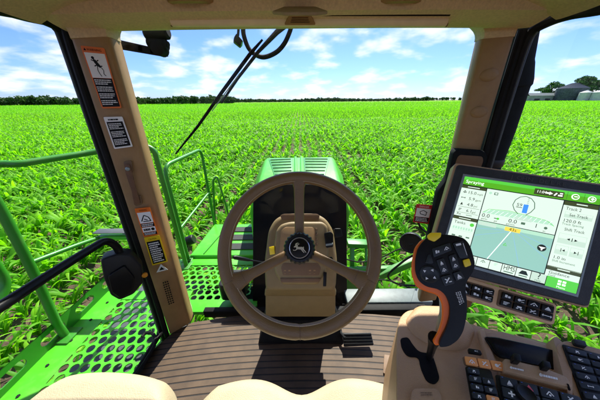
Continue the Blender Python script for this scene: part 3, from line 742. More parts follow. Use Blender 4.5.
for k in range(14): sq.line(mb, (.25+k*.036, .382), (.28+k*.035, .338), .003, O*2, 5)
sq.rect(mb, .48, .36, .60, .395, O*2, 10)
sq.text(mb, '0.0', .225, .435, .042, O*2, 3); sq.text(mb, 'gal/ac', .228, .462, .018, O*2, 4); sq.disc(mb, .355, .425, .012, O*2, 9); sq.rect(mb, .325, .42, .345, .43, O*2, 12); sq.text(mb, 'gal', .33, .462, .018, O*2, 4)
sq.text(mb, '0.0', .435, .44, .042, O*2, 3); sq.text(mb, 'gal/min', .425, .466, .018, O*2, 4); sq.rect(mb, .53, .41, .56, .435, O*2, 12); sq.text(mb, '1', .625, .44, .042, O*2, 3); sq.disc(mb, .705, .425, .014, O*2, 12); sq.text(mb, 'ac', .69, .466, .018, O*2, 4)
# centre, lower: guidance map
sq.rect(mb, .212, .482, .775, .885, O, 2); sq.rect(mb, .212, .482, .775, .52, O*1.3, 7); sq.rect(mb, .22, .49, .36, .53, O*2, 10)
sq.line(mb, (.475, .535), (.36, .885), .007, O*2, 5)
for p, q in (((.46, .54), (.215, .66)), ((.49, .54), (.60, .885)), ((.52, .54), (.77, .74)), ((.45, .53), (.215, .575)), ((.54, .53), (.77, .62))): sq.line(mb, p, q, .004, O*2, 11)
sq.rect(mb, .425, .492, .54, .535, O*3, 8); sq.text(mb, '43s', .4825, .528, .032, O*4, 3, 'c')
sq.poly(mb, [(.445, .70), (.475, .70), (.46, .665)], O*2, 9); sq.poly(mb, [(.452, .695), (.468, .695), (.46, .675)], O*3, 2)
sq.disc(mb, .715, .635, .036, O*2, 3); sq.poly(mb, [(.69, .625), (.74, .625), (.72, .645), (.72, .66), (.71, .66), (.71, .645)], O*3, 5)
# right column
sq.rect(mb, .782, .105, 1, .145, O, 4); sq.rect(mb, .86, .118, .93, .128, O*2, 0)
sq.rect(mb, .782, .148, 1, .80, O, 0); sq.text(mb, 'Track 2', .80, .195, .032, O*2, 3, 'l', .10)
sq.rect(mb, .80, .215, .98, .275, O*2, 10); sq.rect(mb, .804, .219, .976, .24, O*2.5, 0); sq.text(mb, 'Set Track', .89, .257, .030, O*3, 3, 'c', .12)
sq.text(mb, '120.0 ft', .80, .322, .032, O*2, 3, 'l', .12); sq.text(mb, 'Track Spacing', .80, .352, .022, O*2, 12, 'l', .14); sq.text(mb, 'Shift Track', .825, .41, .030, O*2, 3, 'l', .13)
def kbtn(a0, b0, a1, b1): sq.rect(mb, a0, b0, a1, b1, O*2, 10); sq.rect(mb, a0+.004, b0+.005, a1-.004, b0+(b1-b0)*.5, O*2.5, 0)
kbtn(.80, .44, .98, .545); sq.rect(mb, .887, .475, .892, .51, O*3, 3); sq.poly(mb, [(.855, .4925), (.875, .48), (.875, .505)], O*3, 3); sq.poly(mb, [(.925, .4925), (.905, .505), (.905, .48)], O*3, 3)
kbtn(.80, .565, .885, .66); sq.rect(mb, .835, .595, .839, .63, O*3, 3); sq.poly(mb, [(.845, .6125), (.862, .60), (.862, .625)], O*3, 3)
kbtn(.895, .565, .98, .66); sq.rect(mb, .945, .595, .949, .63, O*3, 3); sq.poly(mb, [(.938, .6125), (.921, .625), (.921, .60)], O*3, 3)
sq.text(mb, '1.0 in', .80, .71, .030, O*2, 3, 'l', .09); sq.text(mb, 'Shift Increment', .80, .742, .022, O*2, 12, 'l', .15)
sq.rect(mb, .782, .79, 1, .83, O, 4); sq.rect(mb, .85, .803, .93, .813, O*2, 0); sq.rect(mb, .782, .833, 1, .90, O, 0); sq.text(mb, 'Guidance', .80, .868, .028, O*2, 3); sq.text(mb, 'Field', .80, .893, .02, O*2, 12)
# bottom row of buttons
for k, (a0, a1) in enumerate(((.215, .285), (.29, .385), (.39, .48), (.485, .585), (.59, .69), (.695, .795))):
    sq.rect(mb, a0, .895, a1, .985, O*2, 0 if k != 5 else 10)
q2 = sq.sub(.225, .89, .275, .95, O*2.5); q2.n = sq.n; icon(q2, mb, 4, 12, .0002)
q2 = sq.sub(.305, .89, .365, .95, O*2.5); q2.n = sq.n; icon(q2, mb, 2, 12, .0002)
q2 = sq.sub(.41, .89, .46, .95, O*2.5); q2.n = sq.n; icon(q2, mb, 3, 7, .0002)
sq.text(mb, 'HMS', .535, .95, .05, O*3, 3, 'c', .085); sq.rect(mb, .50, .962, .57, .972, O*3, 12)
sq.poly(mb, [(.605, .95), (.675, .95), (.655, .91), (.625, .91)], O*3, 3); sq.rect(mb, .61, .962, .67, .972, O*3, 12)
sq.text(mb, '?', .745, .955, .06, O*3, 3, 'c'); sq.text(mb, 'Help', .745, .98, .018, O*3, 12, 'c')
sq.rect(mb, .80, .895, 1, 1, O*2, 9)
for i in (0, 1):
    for j in (0, 1): sq.rect(mb, .872+i*.03, .912+j*.028, .894+i*.03, .932+j*.028, O*3, 5)
sq.text(mb, 'Menu', .897, .99, .02, O*3, 5, 'c')
mb.build('screen', SM, mon, angle=30)
# mount arm down to the console
cb = SQ.at(.55, .8, -.03); MB().tube([cb, cb+V((.02, .06, -.05)), cb+V((.02, .06, -.22))], .016, 14, smooth=.03).build('mount_arm', tan_d, mon)
# shortcut button bar under the display
BP = Plane(MP.at(500, 300)+SQ.n*.004, (SQ.n+V((0, 0, .25))).normalized())
bb = thing('button_bar', BP.at(510, 302), 'tan bar with two rows of black icon buttons directly under the touchscreen', 'button panel')
slab([(458, 274.5), (557, 304), (554, 326), (453, 296)], BP, .022, 'housing', console_tan_lit, bb, .006, 3, .008, .002)
slab([(459, 279), (494, 289), (491, 303.5), (457, 293)], BP, .002, 'recess', tan_d, bb, .001, 2, .004, .0035)
slab([(498.5, 289), (553.5, 305.5), (551, 322), (495.5, 305.5)], BP, .002, 'recess', tan_d, bb, .001, 2, .004, .0035)
bars_px = [Quad(*[BP.at(*p)+BP.n*0 for p in c]) for c in (((459.5, 280.5), (493.5, 290), (491, 302.5), (457.5, 292)), ((500, 291), (552.5, 306.5), (550, 321), (497, 304.5)))]
k_ = 0
for q, n_ in zip(bars_px, (3, 4)):
    if q.n.dot(q.c[0]) > 0: q.n = -q.n
    q.c = [p+q.n*.0035 for p in q.c]
    for r_ in range(2):
        for c_ in range(n_):
            a0 = c_/n_+.02; a1 = (c_+1)/n_-.02; b0 = r_*.5+.03; b1 = r_*.5+.47
            o = q.box(a0, b0, a1, b1, .005, .0012).build('button', key_m if False else black_s, bb, .0012, 2)
            m2 = MB(); q2 = q.sub(a0, b0, a1, b1, .0052); q2.n = q.n; icon(q2.sub(.22, .12, .78, .88) if False else q2, m2, k_*5+r_+c_, 0, .0002)
            m2.build('icon', wgrey, o, angle=30); k_ += 1

# ================================================================== JOYSTICK
ZC_ = -.478
js = thing('joystick', P(437, 352, .44), 'black multi-button joystick with an orange side and yellow keys', 'joystick')
JP = Plane(P(440, 280, .335), (-.40, -.72, .56))
def cz(L, ox=400, oy=230, s=3.3333): return [(ox+x/s, oy+y/s) for x, y in L]
face = cz([(74, 40), (92, 22), (130, 14), (180, 18), (213, 28), (231, 50), (242, 86), (248, 112), (243, 138), (228, 158), (218, 176), (216, 200), (222, 240), (220, 288), (208, 338), (190, 366), (160, 386), (128, 388), (132, 366), (152, 328), (164, 290), (165, 250), (152, 217), (127, 196), (86, 188), (62, 170), (50, 140), (50, 100), (58, 62)])
back = cz([(70, 34), (92, 26), (180, 22), (225, 60), (238, 110), (215, 170), (212, 240), (208, 330), (170, 380), (120, 391), (111, 378), (130, 345), (143, 300), (143, 252), (128, 219), (88, 208), (54, 192), (39, 152), (39, 112), (49, 60)])
slab(face, JP, .0215, 'grip', black_s, js, .0085, 5, .006, .004)
slab(back, JP, .010, 'orange_side', orange, js, .003, 3, .006, -.0035)
slab(cz([(92, 30), (180, 26), (222, 62), (232, 110), (208, 170), (206, 240), (200, 330), (170, 376), (135, 380), (140, 345), (152, 300), (150, 252), (136, 217), (100, 198), (70, 180), (56, 150), (56, 112), (66, 60)]), JP, .040, 'grip_back', black_s, js, .009, 4, .006, -.0125)
def jb(L, nm, m, h=.0045, bev=.0018, rnd=.002, lift=.003):
    return slab(cz(L), JP, h, nm, m, js, bev, 3, rnd, lift, True)
jb([(88, 20), (100, 10), (135, 10), (133, 24), (112, 40), (92, 32)], 'thumb_switch', yellow, .006, .003)
btn = [[(104, 62), (163, 42), (170, 68), (110, 92)], [(172, 44), (206, 36), (224, 92), (196, 96)], [(118, 100), (143, 92), (160, 138), (136, 148)], [(158, 86), (182, 78), (197, 125), (172, 134)],
       [(132, 154), (166, 146), (180, 176), (146, 186)], [(172, 142), (198, 134), (212, 160), (184, 170)]]
for i, L in enumerate(btn):
    o = jb(L, 'button', key_m)
    pts = [p+JP.n*(-1 if JP.n.dot(JP.o) > 0 else 1)*.0078 for p in JP.pts(cz(L))]
    q = Quad(*pts)
    if q.n.dot(q.c[0]) > 0: q.n = -q.n
    m2 = MB()
    if i == 0: icon(q.sub(.05, .1, .45, .9), m2, 6); icon(q.sub(.55, .1, .95, .9), m2, 2)
    elif i == 1: q.rect(m2, .2, .1, .7, .22); q.rect(m2, .88, .15, .93, .85)
    elif i in (2, 3): icon(q.sub(.1, .02, .9, .5), m2, 0); icon(q.sub(.1, .5, .9, .98), m2, 2)
    else: icon(q, m2, 3+i)
    for v_ in m2.v: pass
    m2.build('icon', wgrey, o, angle=30)
jb([(205, 100), (226, 94), (233, 116), (212, 124)], 'button', yellow, .005, .002)
jb([(82, 110), (92, 82), (100, 80), (110, 108), (104, 112)], 'arrow_button', key_m)
jn = JP.n if JP.n.dot(JP.o) < 0 else -JP.n
c = JP.at(*cz([(96, 146)])[0])+jn*.003
hatb = MB().lathe(c, jn, [(.0135, 0), (.0132, .004), (.011, .006), (.006, .0045), (0, .004)], 28).build('hat_switch', key_m, js)
m2 = MB(); ax = (JP.at(430, 270)-JP.at(420, 271)).normalized(); ay = jn.cross(ax)
for k in range(4):
    a = R(45+90*k); e = ax*math.cos(a)+ay*math.sin(a); f = jn.cross(e); p = c+e*.0075+jn*.0062
    m2.add([p+e*.0028, p+f*.0022-e*.001, p-f*.0022-e*.001], [(0, 1, 2)])
m2.build('icon', wgrey, hatb, angle=30)
pts = [JP.at(*p)+jn*.0044 for p in cz([(180, 206), (200, 200), (214, 240), (196, 252)])]
q = Quad(*pts); q.n = jn; m2 = MB(); rr2 = random.Random(5)
for k in range(9):
    for j in range(3):
        q.line(m2, (.12+j*.3+rr2.uniform(-.05, .05), .04+k*.105), (.30+j*.3, .04+k*.105+rr2.uniform(.01, .06)), .045)
m2.build('side_print', wgrey, js, angle=30)
a = JP.at(437, 343)-jn*.022; b = PZ(429, 358, ZC_)
MB().tube([a, a.lerp(b, .12), a.lerp(b, .35), b], [.0095, .0085, .0065, .006], 14).build('shaft', black_s, js)

# ================================================================== CONSOLE
ZC = -.475
con = thing('armrest_console', (.5, .1, FZ), 'tan armrest console with black keypads, orange keys and a gated lever slot', 'control console')
CP = Plane((0, 0, ZC), (0, 0, 1))
top = [(397, 440), (396, 345), (399, 318), (408, 309), (430, 310), (452, 318), (490, 329), (540, 340), (585, 355), (640, 372), (660, 440)]
pts = rpoly(CP.pts(top), .035, 5)
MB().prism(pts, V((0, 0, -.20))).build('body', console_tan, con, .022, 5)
MB().prism([V((p.x*.9+.06, p.y*.9, ZC-.19)) for p in pts], V((0, 0, -.40))).build('console_base', tan_d, con, .02)
# raised shoulder behind the lever gate
def hump(px0, px1, h, nm, m, bev=.008, rnd=.012):
    a = rpoly(CP.pts(px0), rnd, 4); b = rpoly([p+V((0, 0, h)) for p in CP.pts(px1)], rnd*.7, 4)
    return MB().loft([[p-V((0, 0, .03)) for p in a], a, b]).build(nm, m, con, bev, 4, 40)
hump([(403, 322), (416, 305), (452, 306), (478, 330), (470, 352), (440, 352), (412, 336)], [(412, 317), (420, 311), (448, 312), (464, 330), (458, 340), (440, 341), (418, 333)], .016, 'gate_shoulder', console_tan, .010, .02)
hump([(476, 331), (484, 328), (500, 372), (503, 402), (497, 420), (490, 380)], [(478, 334), (481, 333), (494, 368), (497, 402), (495, 412), (490, 380)], .012, 'ridge', console_tan, .004, .008)
slab(cz([(36, 176), (66, 172), (80, 196), (104, 226), (152, 232), (166, 270), (182, 326), (160, 346), (132, 334), (110, 284), (104, 246), (62, 244), (42, 214)], 390, 290, 3.636), CP, .004, 'lever_gate', black_m, con, .001, 2, .008, .0015)
gq = slab(cz([(76, 366), (170, 366), (184, 400), (186, 440), (70, 440)], 390, 290, 3.636), CP, .010, 'cover_flap', console_tan, con, .003, 3, .01, .008)
m2 = MB(); q = Quad(*[p+V((0, 0, .0082)) for p in CP.pts(cz([(104, 378), (150, 378), (156, 398), (106, 398)], 390, 290, 3.636))]); q.n = V((0, 0, 1))
bars(q, m2, .05, .95, .1, .9, 2, 0, rr2); m2.build('cover_print', tan_d, gq, angle=30)
# glossy tray with tan surround
T = hump([(478, 333), (500, 331), (560, 348), (570, 372), (560, 378), (498, 360)], [(481, 334), (501, 333), (557, 350), (566, 368), (558, 374), (499, 357)], .004, 'tray_surround', console_tan, .003, .012)
TP = Plane(CP.at(520, 355)+V((0, 0, .012)), (0, -.30, 1))
slab([(484, 336.5), (496, 337), (540, 346.5), (560, 352), (568, 364), (560, 373), (545, 367.5), (500, 357.5), (494, 352)], TP, .006, 'tray', black_g, con, .002, 3, .006, .001)
hump([(544, 345), (550, 341), (561, 350), (569, 368), (569, 405), (562, 405)], [(548, 344), (552, 343), (561, 354), (566, 370), (566, 405), (562.5, 405)], .022, 'tray_cheek', console_tan, .004, .008)
# slider strip with two black knobs
SP = Plane((0, 0, ZC+.010), (0, -.1, 1))
strip = slab([(504, 359), (545, 369), (566, 377.5), (572, 388.5), (504, 371)], SP, .02, 'slider_strip', console_tan, con, .003, 3, .004, .002)
for L in ([(509, 357.5), (515.5, 359), (517, 366), (509.5, 364.5)], [(537.5, 364.5), (544.5, 366.5), (546, 373), (538.5, 371)]):
    slab(L, SP, .014, 'slider_knob', black_s, con, .002, 2, .002, .003, True)
for L in ([(509, 366.8), (524, 370.2), (524.5, 373.2), (509, 369.6)], [(538, 373.5), (557, 378), (558, 382), (538.5, 377.5)]):
    m2 = MB(); q = Quad(*[p+SP.n*.0024 for p in SP.pts(L)]); q.n = SP.n; bars(q, m2, 0, .95, .15, .85, 1, 0, rr2, .8); q.rect(m2, .05, 0, .12, .9, .0009); m2.build('strip_print', white, strip, angle=30)
slab([(566, 384), (568, 385), (570, 391), (568, 390.5)], SP, .003, 'slot', black_m, con, .0005, 1, 0, .003)
# small rocker above the orange keys
KP = Plane((0, 0, ZC+.008), (0, -.06, 1))
o = slab([(467, 350), (479, 352), (481, 356.5), (468, 354.5)], KP, .006, 'rocker', black_s, con, .0015, 2, .002, .001, True)
q = Quad(*[p+KP.n*.0075 for p in KP.pts([(471, 351.5), (477, 352.6), (478, 355.3), (471.5, 354.2)])]); q.n = KP.n; m2 = MB(); icon(q, m2, 4); m2.build('icon', wgrey, o, angle=30)
def keypad(c, cols, rows, pl, m, h=.007, skip=(), base=None, special={}, gap=.03, iconset=0, leds=True):
    q = Quad(*pl.pts(c)); 
    if q.n.dot(q.c[0]) > 0: q.n = -q.n
    if base: q.box(-.03, -.03, 1.03, 1.03, .003, .004).build('keypad_plate', base, con, .001, 2)
    for r_ in range(rows):
        for c_ in range(cols):
            if (r_, c_) in skip: continue
            a0 = c_/cols+gap/2; a1 = (c_+1)/cols-gap/2; b0 = r_/rows+gap*.6; b1 = (r_+1)/rows-gap*.6
            mm, ic, im = special.get((r_, c_), (m, iconset+r_*3+c_*5, 0))
            o = q.box(a0, b0, a1, b1, h, .002).build('key', mm, con, .0016, 3)
            m2 = MB(); q2 = q.sub(a0, b0, a1, b1, h+.0002); q2.n = q.n
            w_ = (q2.w, q2.h); s_ = min(q2.w, q2.h); fx = s_/q2.w*.5; fy = s_/q2.h*.5
            q3 = q2.sub(.5-fx, .55-fy, .5+fx, .55+fy); q3.n = q.n
            if ic == 'tri': q3.poly(m2, [(.15, .75), (.5, .15), (.85, .75)])
            elif ic == '+': q3.rect(m2, .42, .2, .58, .8); q3.rect(m2, .2, .42, .42, .58); q3.rect(m2, .58, .42, .8, .58)
            elif ic == '-': q3.rect(m2, .2, .42, .8, .58)
            elif ic is not None: icon(q3, m2, ic)
            if leds and mm is key_m and ic not in ('+', '-', None): q2.rect(m2, .08, .12, .16, .2, .0005, 1)
            if m2.f: m2.build('icon', [(pink if im else white), emit_led], o, angle=30)
    return q
emit_led = mat('led_blue', (.05, .12, .6), .3)
keypad([(463, 357.5), (501, 363.5), (504.5, 373), (465, 366)], 3, 1, KP, orange_k, .006, (), tan_d, {}, .03, 2)
keypad([(465.5, 368), (490, 372), (503, 418), (473, 410)], 2, 5, KP, key_m, .007, ((0, 1),), black_s, {(0, 0): (key_m, 1, 0), (3, 1): (orange_k, 3, 0)}, .05)
q = keypad([(497, 376.5), (577, 398), (590, 437), (503, 411)], 4, 3, KP, key_m, .007, (), black_s, {(0, 1): (key_m, 'tri', 1), (1, 0): (key_m, '+', 0), (1, 1): (key_m, None, 0), (1, 2): (key_m, '-', 0), (1, 3): (key_m, 'tri', 1)}, .03)
c = KP.at(523, 397.5); MB().lathe(c+KP.n*.004, KP.n, [(.0145, 0), (.0145, .008), (.012, .010), (.010, .009), (0, .0085)], 32).build('dial', black_s, con)
RP2 = Plane(CP.at(585, 370)+V((0, 0, .024)), (-.05, -.10, 1))
slab([(556, 345.5), (566, 340), (612, 352), (640, 370), (660, 430), (584, 430), (575, 400)], RP2, .045, 'keypad_riser', console_tan, con, .006, 4, .012, 0)
keypad([(563, 346.5), (607, 358.5), (632, 420), (587, 412)], 2, 7, RP2, key_m, .006, (), black_s, {}, .04, 1)
slab([(571, 340.5), (583, 343), (585, 349), (573, 346)], RP2, .02, 'end_knob', black, con, .002, 2, .003, .008)

# ================================================================== OUTSIDE, LEFT: deck, toe board, rails
DZ = -1.26
deck = thing('access_walkway', (-1.05, .7, DZ), 'bright green walkway with round perforations and slotted toe board outside left door', 'walkway')
def perforated(x0, x1, y0, y1, p, r, z, th):
    mb = MB(); ny = int((y1-y0)/(p*.866)); nx = int((x1-x0)/p)
    for j in range(ny):
        for i in range(nx):
            c = V((x0+p*(i+.5+.5*(j % 2)), y0+p*.866*(j+.5), z)); o = []; n_ = []
            for k in range(12):
                a = k*math.pi/6+math.pi/6; rh = p/math.sqrt(3)
                o.append(c+V((math.cos(a), math.sin(a), 0))*(rh if k % 2 == 0 else rh*.866)); n_.append(c+V((math.cos(a), math.sin(a), 0))*r)
            mb.holed(o, n_, V((0, 0, -th)), 0, False)
    return mb
perforated(-1.30, -.845, .10, 1.12, .056, .0215, DZ, .006).build('perforated_plate', green, deck, weld=True)
mb = MB(); mb.bx((-1.42, -.3, DZ-.006), (-1.265, 1.16, DZ+.002)); mb.bx((-.86, -.3, DZ-.03), (-.79, 1.16, DZ+.0025)); mb.bx((-1.265, -.3, DZ-.006), (-.86, .12, DZ+.003)); mb.bx((-1.265, 1.085, DZ-.006), (-.86, 1.16, DZ+.003))
mb.build('border_plate', green, deck, .001, 1)
mb = MB()
for k in range(8): mb.lathe((-1.34, .15+k*.13, DZ+.002), (0, 0, 1), [(.008, 0), (.008, .004), (0, .005)], 6)
mb.build('bolts', dgrey, deck)
perforated(-1.10, -.34, 1.165, 1.44, .056, .0215, DZ+.004, .006).build('perforated_plate', green, deck, weld=True)
MB().bx((-1.16, 1.42, DZ-.01), (-.30, 1.50, DZ+.008)).build('border_plate', green, deck, .003)
perforated(-.785, -.34, 1.068, 1.166, .056, .0215, DZ+.004, .006).build('perforated_plate', green, deck, weld=True)
MB().bx((-.79, .975, DZ-.02), (-.30, 1.073, DZ+.010)).build('border_plate', green, deck, .003)
MB().bx((-1.40, -.2, DZ-.24), (-.82, 1.45, DZ-.20)).build('under_tray', grey_p, deck, .01)
MB().bx((-1.10, 1.2, DZ-.30), (-.4, 1.45, DZ-.26)).build('under_tray', dgrey, deck, .01)
mb = MB(); y = -.30
while y < 1.10:                                            # toe board with oval slots
    L = .20; o = []; i_ = []
    for k in range(32):
        a = 2*math.pi*k/32; ca, sa = math.cos(a), math.sin(a)
        m_ = max(abs(ca), abs(sa)); o.append(V((-1.42, y+L/2+L/2*ca/m_, DZ+.058+.06*sa/m_)))
        i_.append(V((-1.42, y+L/2+(.035*math.copysign(1, ca) if abs(ca) > .02 else 0)+.030*ca, DZ+.062+.026*sa)))
    mb.holed(o, i_, V((.006, 0, 0)), 0, False); y += L
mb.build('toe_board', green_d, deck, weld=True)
def rail(name, paths, r, label, m=green, extra=None, group=None):
    t = thing(name, paths[0][-1], label, 'handrail', group)
    for i, p in enumerate(paths): MB().tube(fillet([V(q) for q in p], .09, 6), r if i == 0 else r*.9, 14).build('rail_tube' if i == 0 else 'cross_tube', m, t)
    if extra:
        for c_ in extra: MB().bx(V(c_)-V((.04, .05, .005)), V(c_)+V((.04, .05, .012))).build('foot_plate', m, t, .003)
    return t
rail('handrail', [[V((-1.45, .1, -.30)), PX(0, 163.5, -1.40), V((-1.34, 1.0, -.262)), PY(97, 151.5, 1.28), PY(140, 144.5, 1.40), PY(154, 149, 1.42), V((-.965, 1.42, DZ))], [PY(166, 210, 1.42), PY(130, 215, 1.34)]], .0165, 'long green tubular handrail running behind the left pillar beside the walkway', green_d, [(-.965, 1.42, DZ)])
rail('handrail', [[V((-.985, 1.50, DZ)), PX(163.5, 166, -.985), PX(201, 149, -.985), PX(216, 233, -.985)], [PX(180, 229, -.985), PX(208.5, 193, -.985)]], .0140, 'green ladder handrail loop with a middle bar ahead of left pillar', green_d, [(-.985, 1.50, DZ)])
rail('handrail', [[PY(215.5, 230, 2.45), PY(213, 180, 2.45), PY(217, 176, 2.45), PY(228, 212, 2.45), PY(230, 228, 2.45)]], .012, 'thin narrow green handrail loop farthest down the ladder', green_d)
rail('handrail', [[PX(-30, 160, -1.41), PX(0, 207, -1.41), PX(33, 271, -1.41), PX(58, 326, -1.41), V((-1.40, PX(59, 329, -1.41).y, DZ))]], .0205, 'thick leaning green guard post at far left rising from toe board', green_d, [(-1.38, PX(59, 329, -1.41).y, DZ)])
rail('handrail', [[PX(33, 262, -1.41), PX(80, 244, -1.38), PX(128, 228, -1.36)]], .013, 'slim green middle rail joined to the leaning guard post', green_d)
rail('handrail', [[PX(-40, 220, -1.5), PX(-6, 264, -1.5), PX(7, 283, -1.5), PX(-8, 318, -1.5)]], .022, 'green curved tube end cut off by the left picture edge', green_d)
MB_ = thing('rail_bracket', PY(116, 232, 1.25), 'green bracket with a grey top plate below the rail behind the grab bar', 'bracket')
MB().bx(PY(98, 232, 1.25)+V((0, -.03, -.05)), PY(128, 232, 1.25)+V((0, .03, -.02))).build('bracket_body', green, MB_, .008)
MB().bx(PY(95, 230, 1.25)+V((0, -.03, -.014)), PY(130, 230, 1.25)+V((0, .03, -.004))).build('top_plate', grey_p, MB_, .004)
ll = thing('step_light', PX(189, 238, -.98), 'small black step lamp fixed beside the ladder handrail', 'lamp')
c = PX(188, 241, -.985); MB().lathe(c, (1, .2, .3), [(.0, -.04), (.030, -.04), (.042, 0), (.042, .05), (.036, .055), (0, .055)], 18).build('housing', black, ll)
MB().tube([c, c+V((-.03, 0, -.10))], .012, 8).build('stem', black, ll)
fs = thing('front_steps', (-.5, 1.75, -1.3), 'green front step frame with three black non-slip tread pads', 'steps')
stp = [PZ(u, v, -1.22) for u, v in ((205, 275), (232, 226), (256, 226), (256, 275))]
MB().prism([V((-.98, 1.52, -1.23)), V((-.98, 2.12, -1.27)), V((-.32, 2.12, -1.27)), V((-.32, 1.52, -1.23))], V((0, 0, -.06))).build('frame', green, fs, .012, 3)
for k in range(3):
    y = 1.60+k*.165; z = -1.226-.0666*(y-1.52)
    MB().prism(rpoly([V((-.70, y, z)), V((-.70, y+.10, z-.0066)), V((-.36, y+.10, z-.0066)), V((-.36, y, z))], .012, 3), V((0, 0, .006))).build('tread_pad', tread_m, fs, .001, 1)
MB().tube([V((-.86, 1.54, -1.226)), V((-.80, 2.10, -1.262))], .004, 6).build('seam', green_d, fs)
sb = thing('wiper_motor_box', PZ(226, 293, -1.0), 'black rounded box on the deck just behind the left wheel rim', 'housing')
MB().prism(rpoly([V((-.52, .99, -1.17)), V((-.52, 1.14, -1.17)), V((-.36, 1.14, -1.17)), V((-.36, .99, -1.17))], .03), V((0, 0, .13))).build('housing', black, sb, .02, 4)
MB().tube([V((-.44, 1.05, -1.24)), V((-.44, 1.05, -1.1))], .03, 12).build('foot', black, sb)

# ================================================================== OUTSIDE, FRONT: cowl, hood
cw = thing('front_cowl', (0, 1.15, -1.2), 'matte black sloping cowl panel in front of the steering column', 'cowl')
c4 = [P(253, 190, 1.50), P(346.5, 190, 1.50), P(347.5, 318, 1.48), P(252.5, 318, 1.48)]
u4 = [P(253, 184, 1.50), P(346.5, 184, 1.50)]
MB().prism(rpoly([u4[0], u4[1], c4[2], c4[3]], .02), fwd*.06).build('panel', black_m, cw, .01, 3)
MB().bx((-.24, 1.30, GZ+.9), (.24, 1.52, -.95)).build('panel_stand', black_m, cw)
hd = thing('engine_hood', (0, 2.0, -1.2), 'bright green engine hood with two louvred inset panels and centre rib', 'engine hood')
hz = -.60
def H(u, v, dz=0): return PZ(u, v, hz+dz)
# deck of the hood with flanks: outline seen from above
tfl, tfr = H(266, 157.5), H(333, 156.5); nl_, nr_ = H(256, 190), H(343, 190)
fl_, frr = tfl+V((-.11, -.10, -.20)), tfr+V((.11, -.10, -.20)); bl_, br_ = nl_+V((-.07, 0, -.20)), nr_+V((.07, 0, -.20))
hm = MB()
top_ = [nl_, tfl, tfr, nr_]; low = [bl_, fl_, frr, br_]
hm.add(top_+low+[p+V((0, 0, -.7)) for p in low], [(0, 1, 2, 3), (0, 4, 5, 1), (1, 5, 6, 2), (2, 6, 7, 3), (4, 8, 9, 5), (5, 9, 10, 6), (6, 10, 11, 7), (0, 3, 7, 4), (4, 7, 11, 8)])
hm.build('hood_shell', green, hd, .035, 4)
for s, L in ((-1, [(268.5, 159), (292, 158), (293.5, 184), (277, 184)]), (1, [(303.5, 157.8), (329.5, 158), (323, 184), (305, 184)])):
    pl = Plane((0, 0, hz+.004), (0, 0, 1)); ins = slab(L, pl, .006, 'louvre_panel', louvre_m, hd, .002, 2, .012, .002)
    q = Quad(*pl.pts(L)); q.n = V((0, 0, 1)); mb = MB()
    for k in range(7):
        b = .08+k*.13; a0, a1 = .06, .94
        pa_, pb_ = q.at(a0, b, .004), q.at(a1, b, .004)
        mb.tube([pa_, pb_], .008, 6)
    mb.build('louvre_slats', louvre_m, ins)
mb = MB()
for (u0, u1) in ((295.5, 296), (301.5, 302)):
    mb.tube([H(u0, 157.5, .004), H(u1, 188, .004)], .016, 8)
mb.build('centre_rib', green, hd)
# ================================================================== OUTSIDE, RIGHT
rb = thing('boom_arm', (1.0, 1.7, -1.4), 'green steel arm linkage low on the right beyond the floor edge', 'boom arm')
def beam(a, b, w, h, nm, m, par):
    ax = (b-a).normalized(); sd = ax.cross(V((0, 0, 1))).normalized(); upv = sd.cross(ax)
    return MB().box((a+b)/2, ((b-a).length, w, h), (ax, sd, upv)).build(nm, m, par, .006, 2)
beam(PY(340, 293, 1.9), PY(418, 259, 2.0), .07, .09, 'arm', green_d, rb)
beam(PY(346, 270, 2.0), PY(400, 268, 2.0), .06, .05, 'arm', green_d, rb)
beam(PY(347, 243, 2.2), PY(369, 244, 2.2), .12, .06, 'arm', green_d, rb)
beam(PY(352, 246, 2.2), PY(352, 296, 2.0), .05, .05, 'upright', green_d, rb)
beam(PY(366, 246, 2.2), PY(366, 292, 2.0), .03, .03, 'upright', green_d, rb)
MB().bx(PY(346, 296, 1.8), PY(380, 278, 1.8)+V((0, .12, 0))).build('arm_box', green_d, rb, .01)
for nm, L in (('hydraulic_hose', [(342, 258), (360, 262), (380, 258), (400, 249), (420, 247)]), ('hydraulic_hose', [(430, 250), (412, 256), (400, 264), (388, 276), (398, 284), (420, 286)]), ('hydraulic_hose', [(342, 276), (362, 282), (385, 280), (410, 288), (425, 292)])):
    o = MB().tube(smooth_path([PY(u, v, 1.75+.02*i) for i, (u, v) in enumerate(L)], 8), .011 if L[0][0] != 342 else .007, 8).build(nm, rubber, None)
    lab = {258: 'thin black hose curving up toward the work lamp above green arms', 250: 'thick black hose looping down in front of the green arm', 276: 'thin black hose sagging lowest across the green arm'}[L[0][1]]
    tag(o, lab, 'hose', 'hoses on the boom arm')
wl = thing('work_lamp', PY(412, 243, 1.5), 'black oval work lamp on the right beneath the red danger label', 'lamp')
c = PY(411, 243, 1.5)
MB().lathe(c, (-.5, -.8, .2), [(0, -.09), (.05, -.085), (.085, -.04), (.092, .0), (.088, .012), (.080, .012), (.074, .004), (0, .004)], 24).build('housing', black, wl)
MB().tube([c, c+V((.08, .04, -.1)), c+V((.2, .08, -.14))], .018, 10).build('bracket', black, wl)
MB().tube(smooth_path([PY(417, 219, 1.4), PY(421, 228, 1.4), PY(428, 233, 1.4)], 6), .008, 8).build('cable', rubber, wl)
ex = thing('exhaust_stack', (.97, 1.06, -1.4), 'dark grey exhaust stack with a stepped collar behind the right pillar', 'exhaust pipe')
MB().tube([V((.955, 1.06, -1.5)), V((.952, 1.06, -.14)), V((.940, 1.06, .045)), V((.939, 1.06, .052)), V((.937, 1.06, .07)), V((.927, 1.06, .13)), V((.925, 1.06, .14)), V((.892, 1.06, .29)), V((.86, 1.06, .5))], [.055, .055, .055, .060, .059, .050, .047, .045, .045], 28).build('pipe', dgrey, ex)
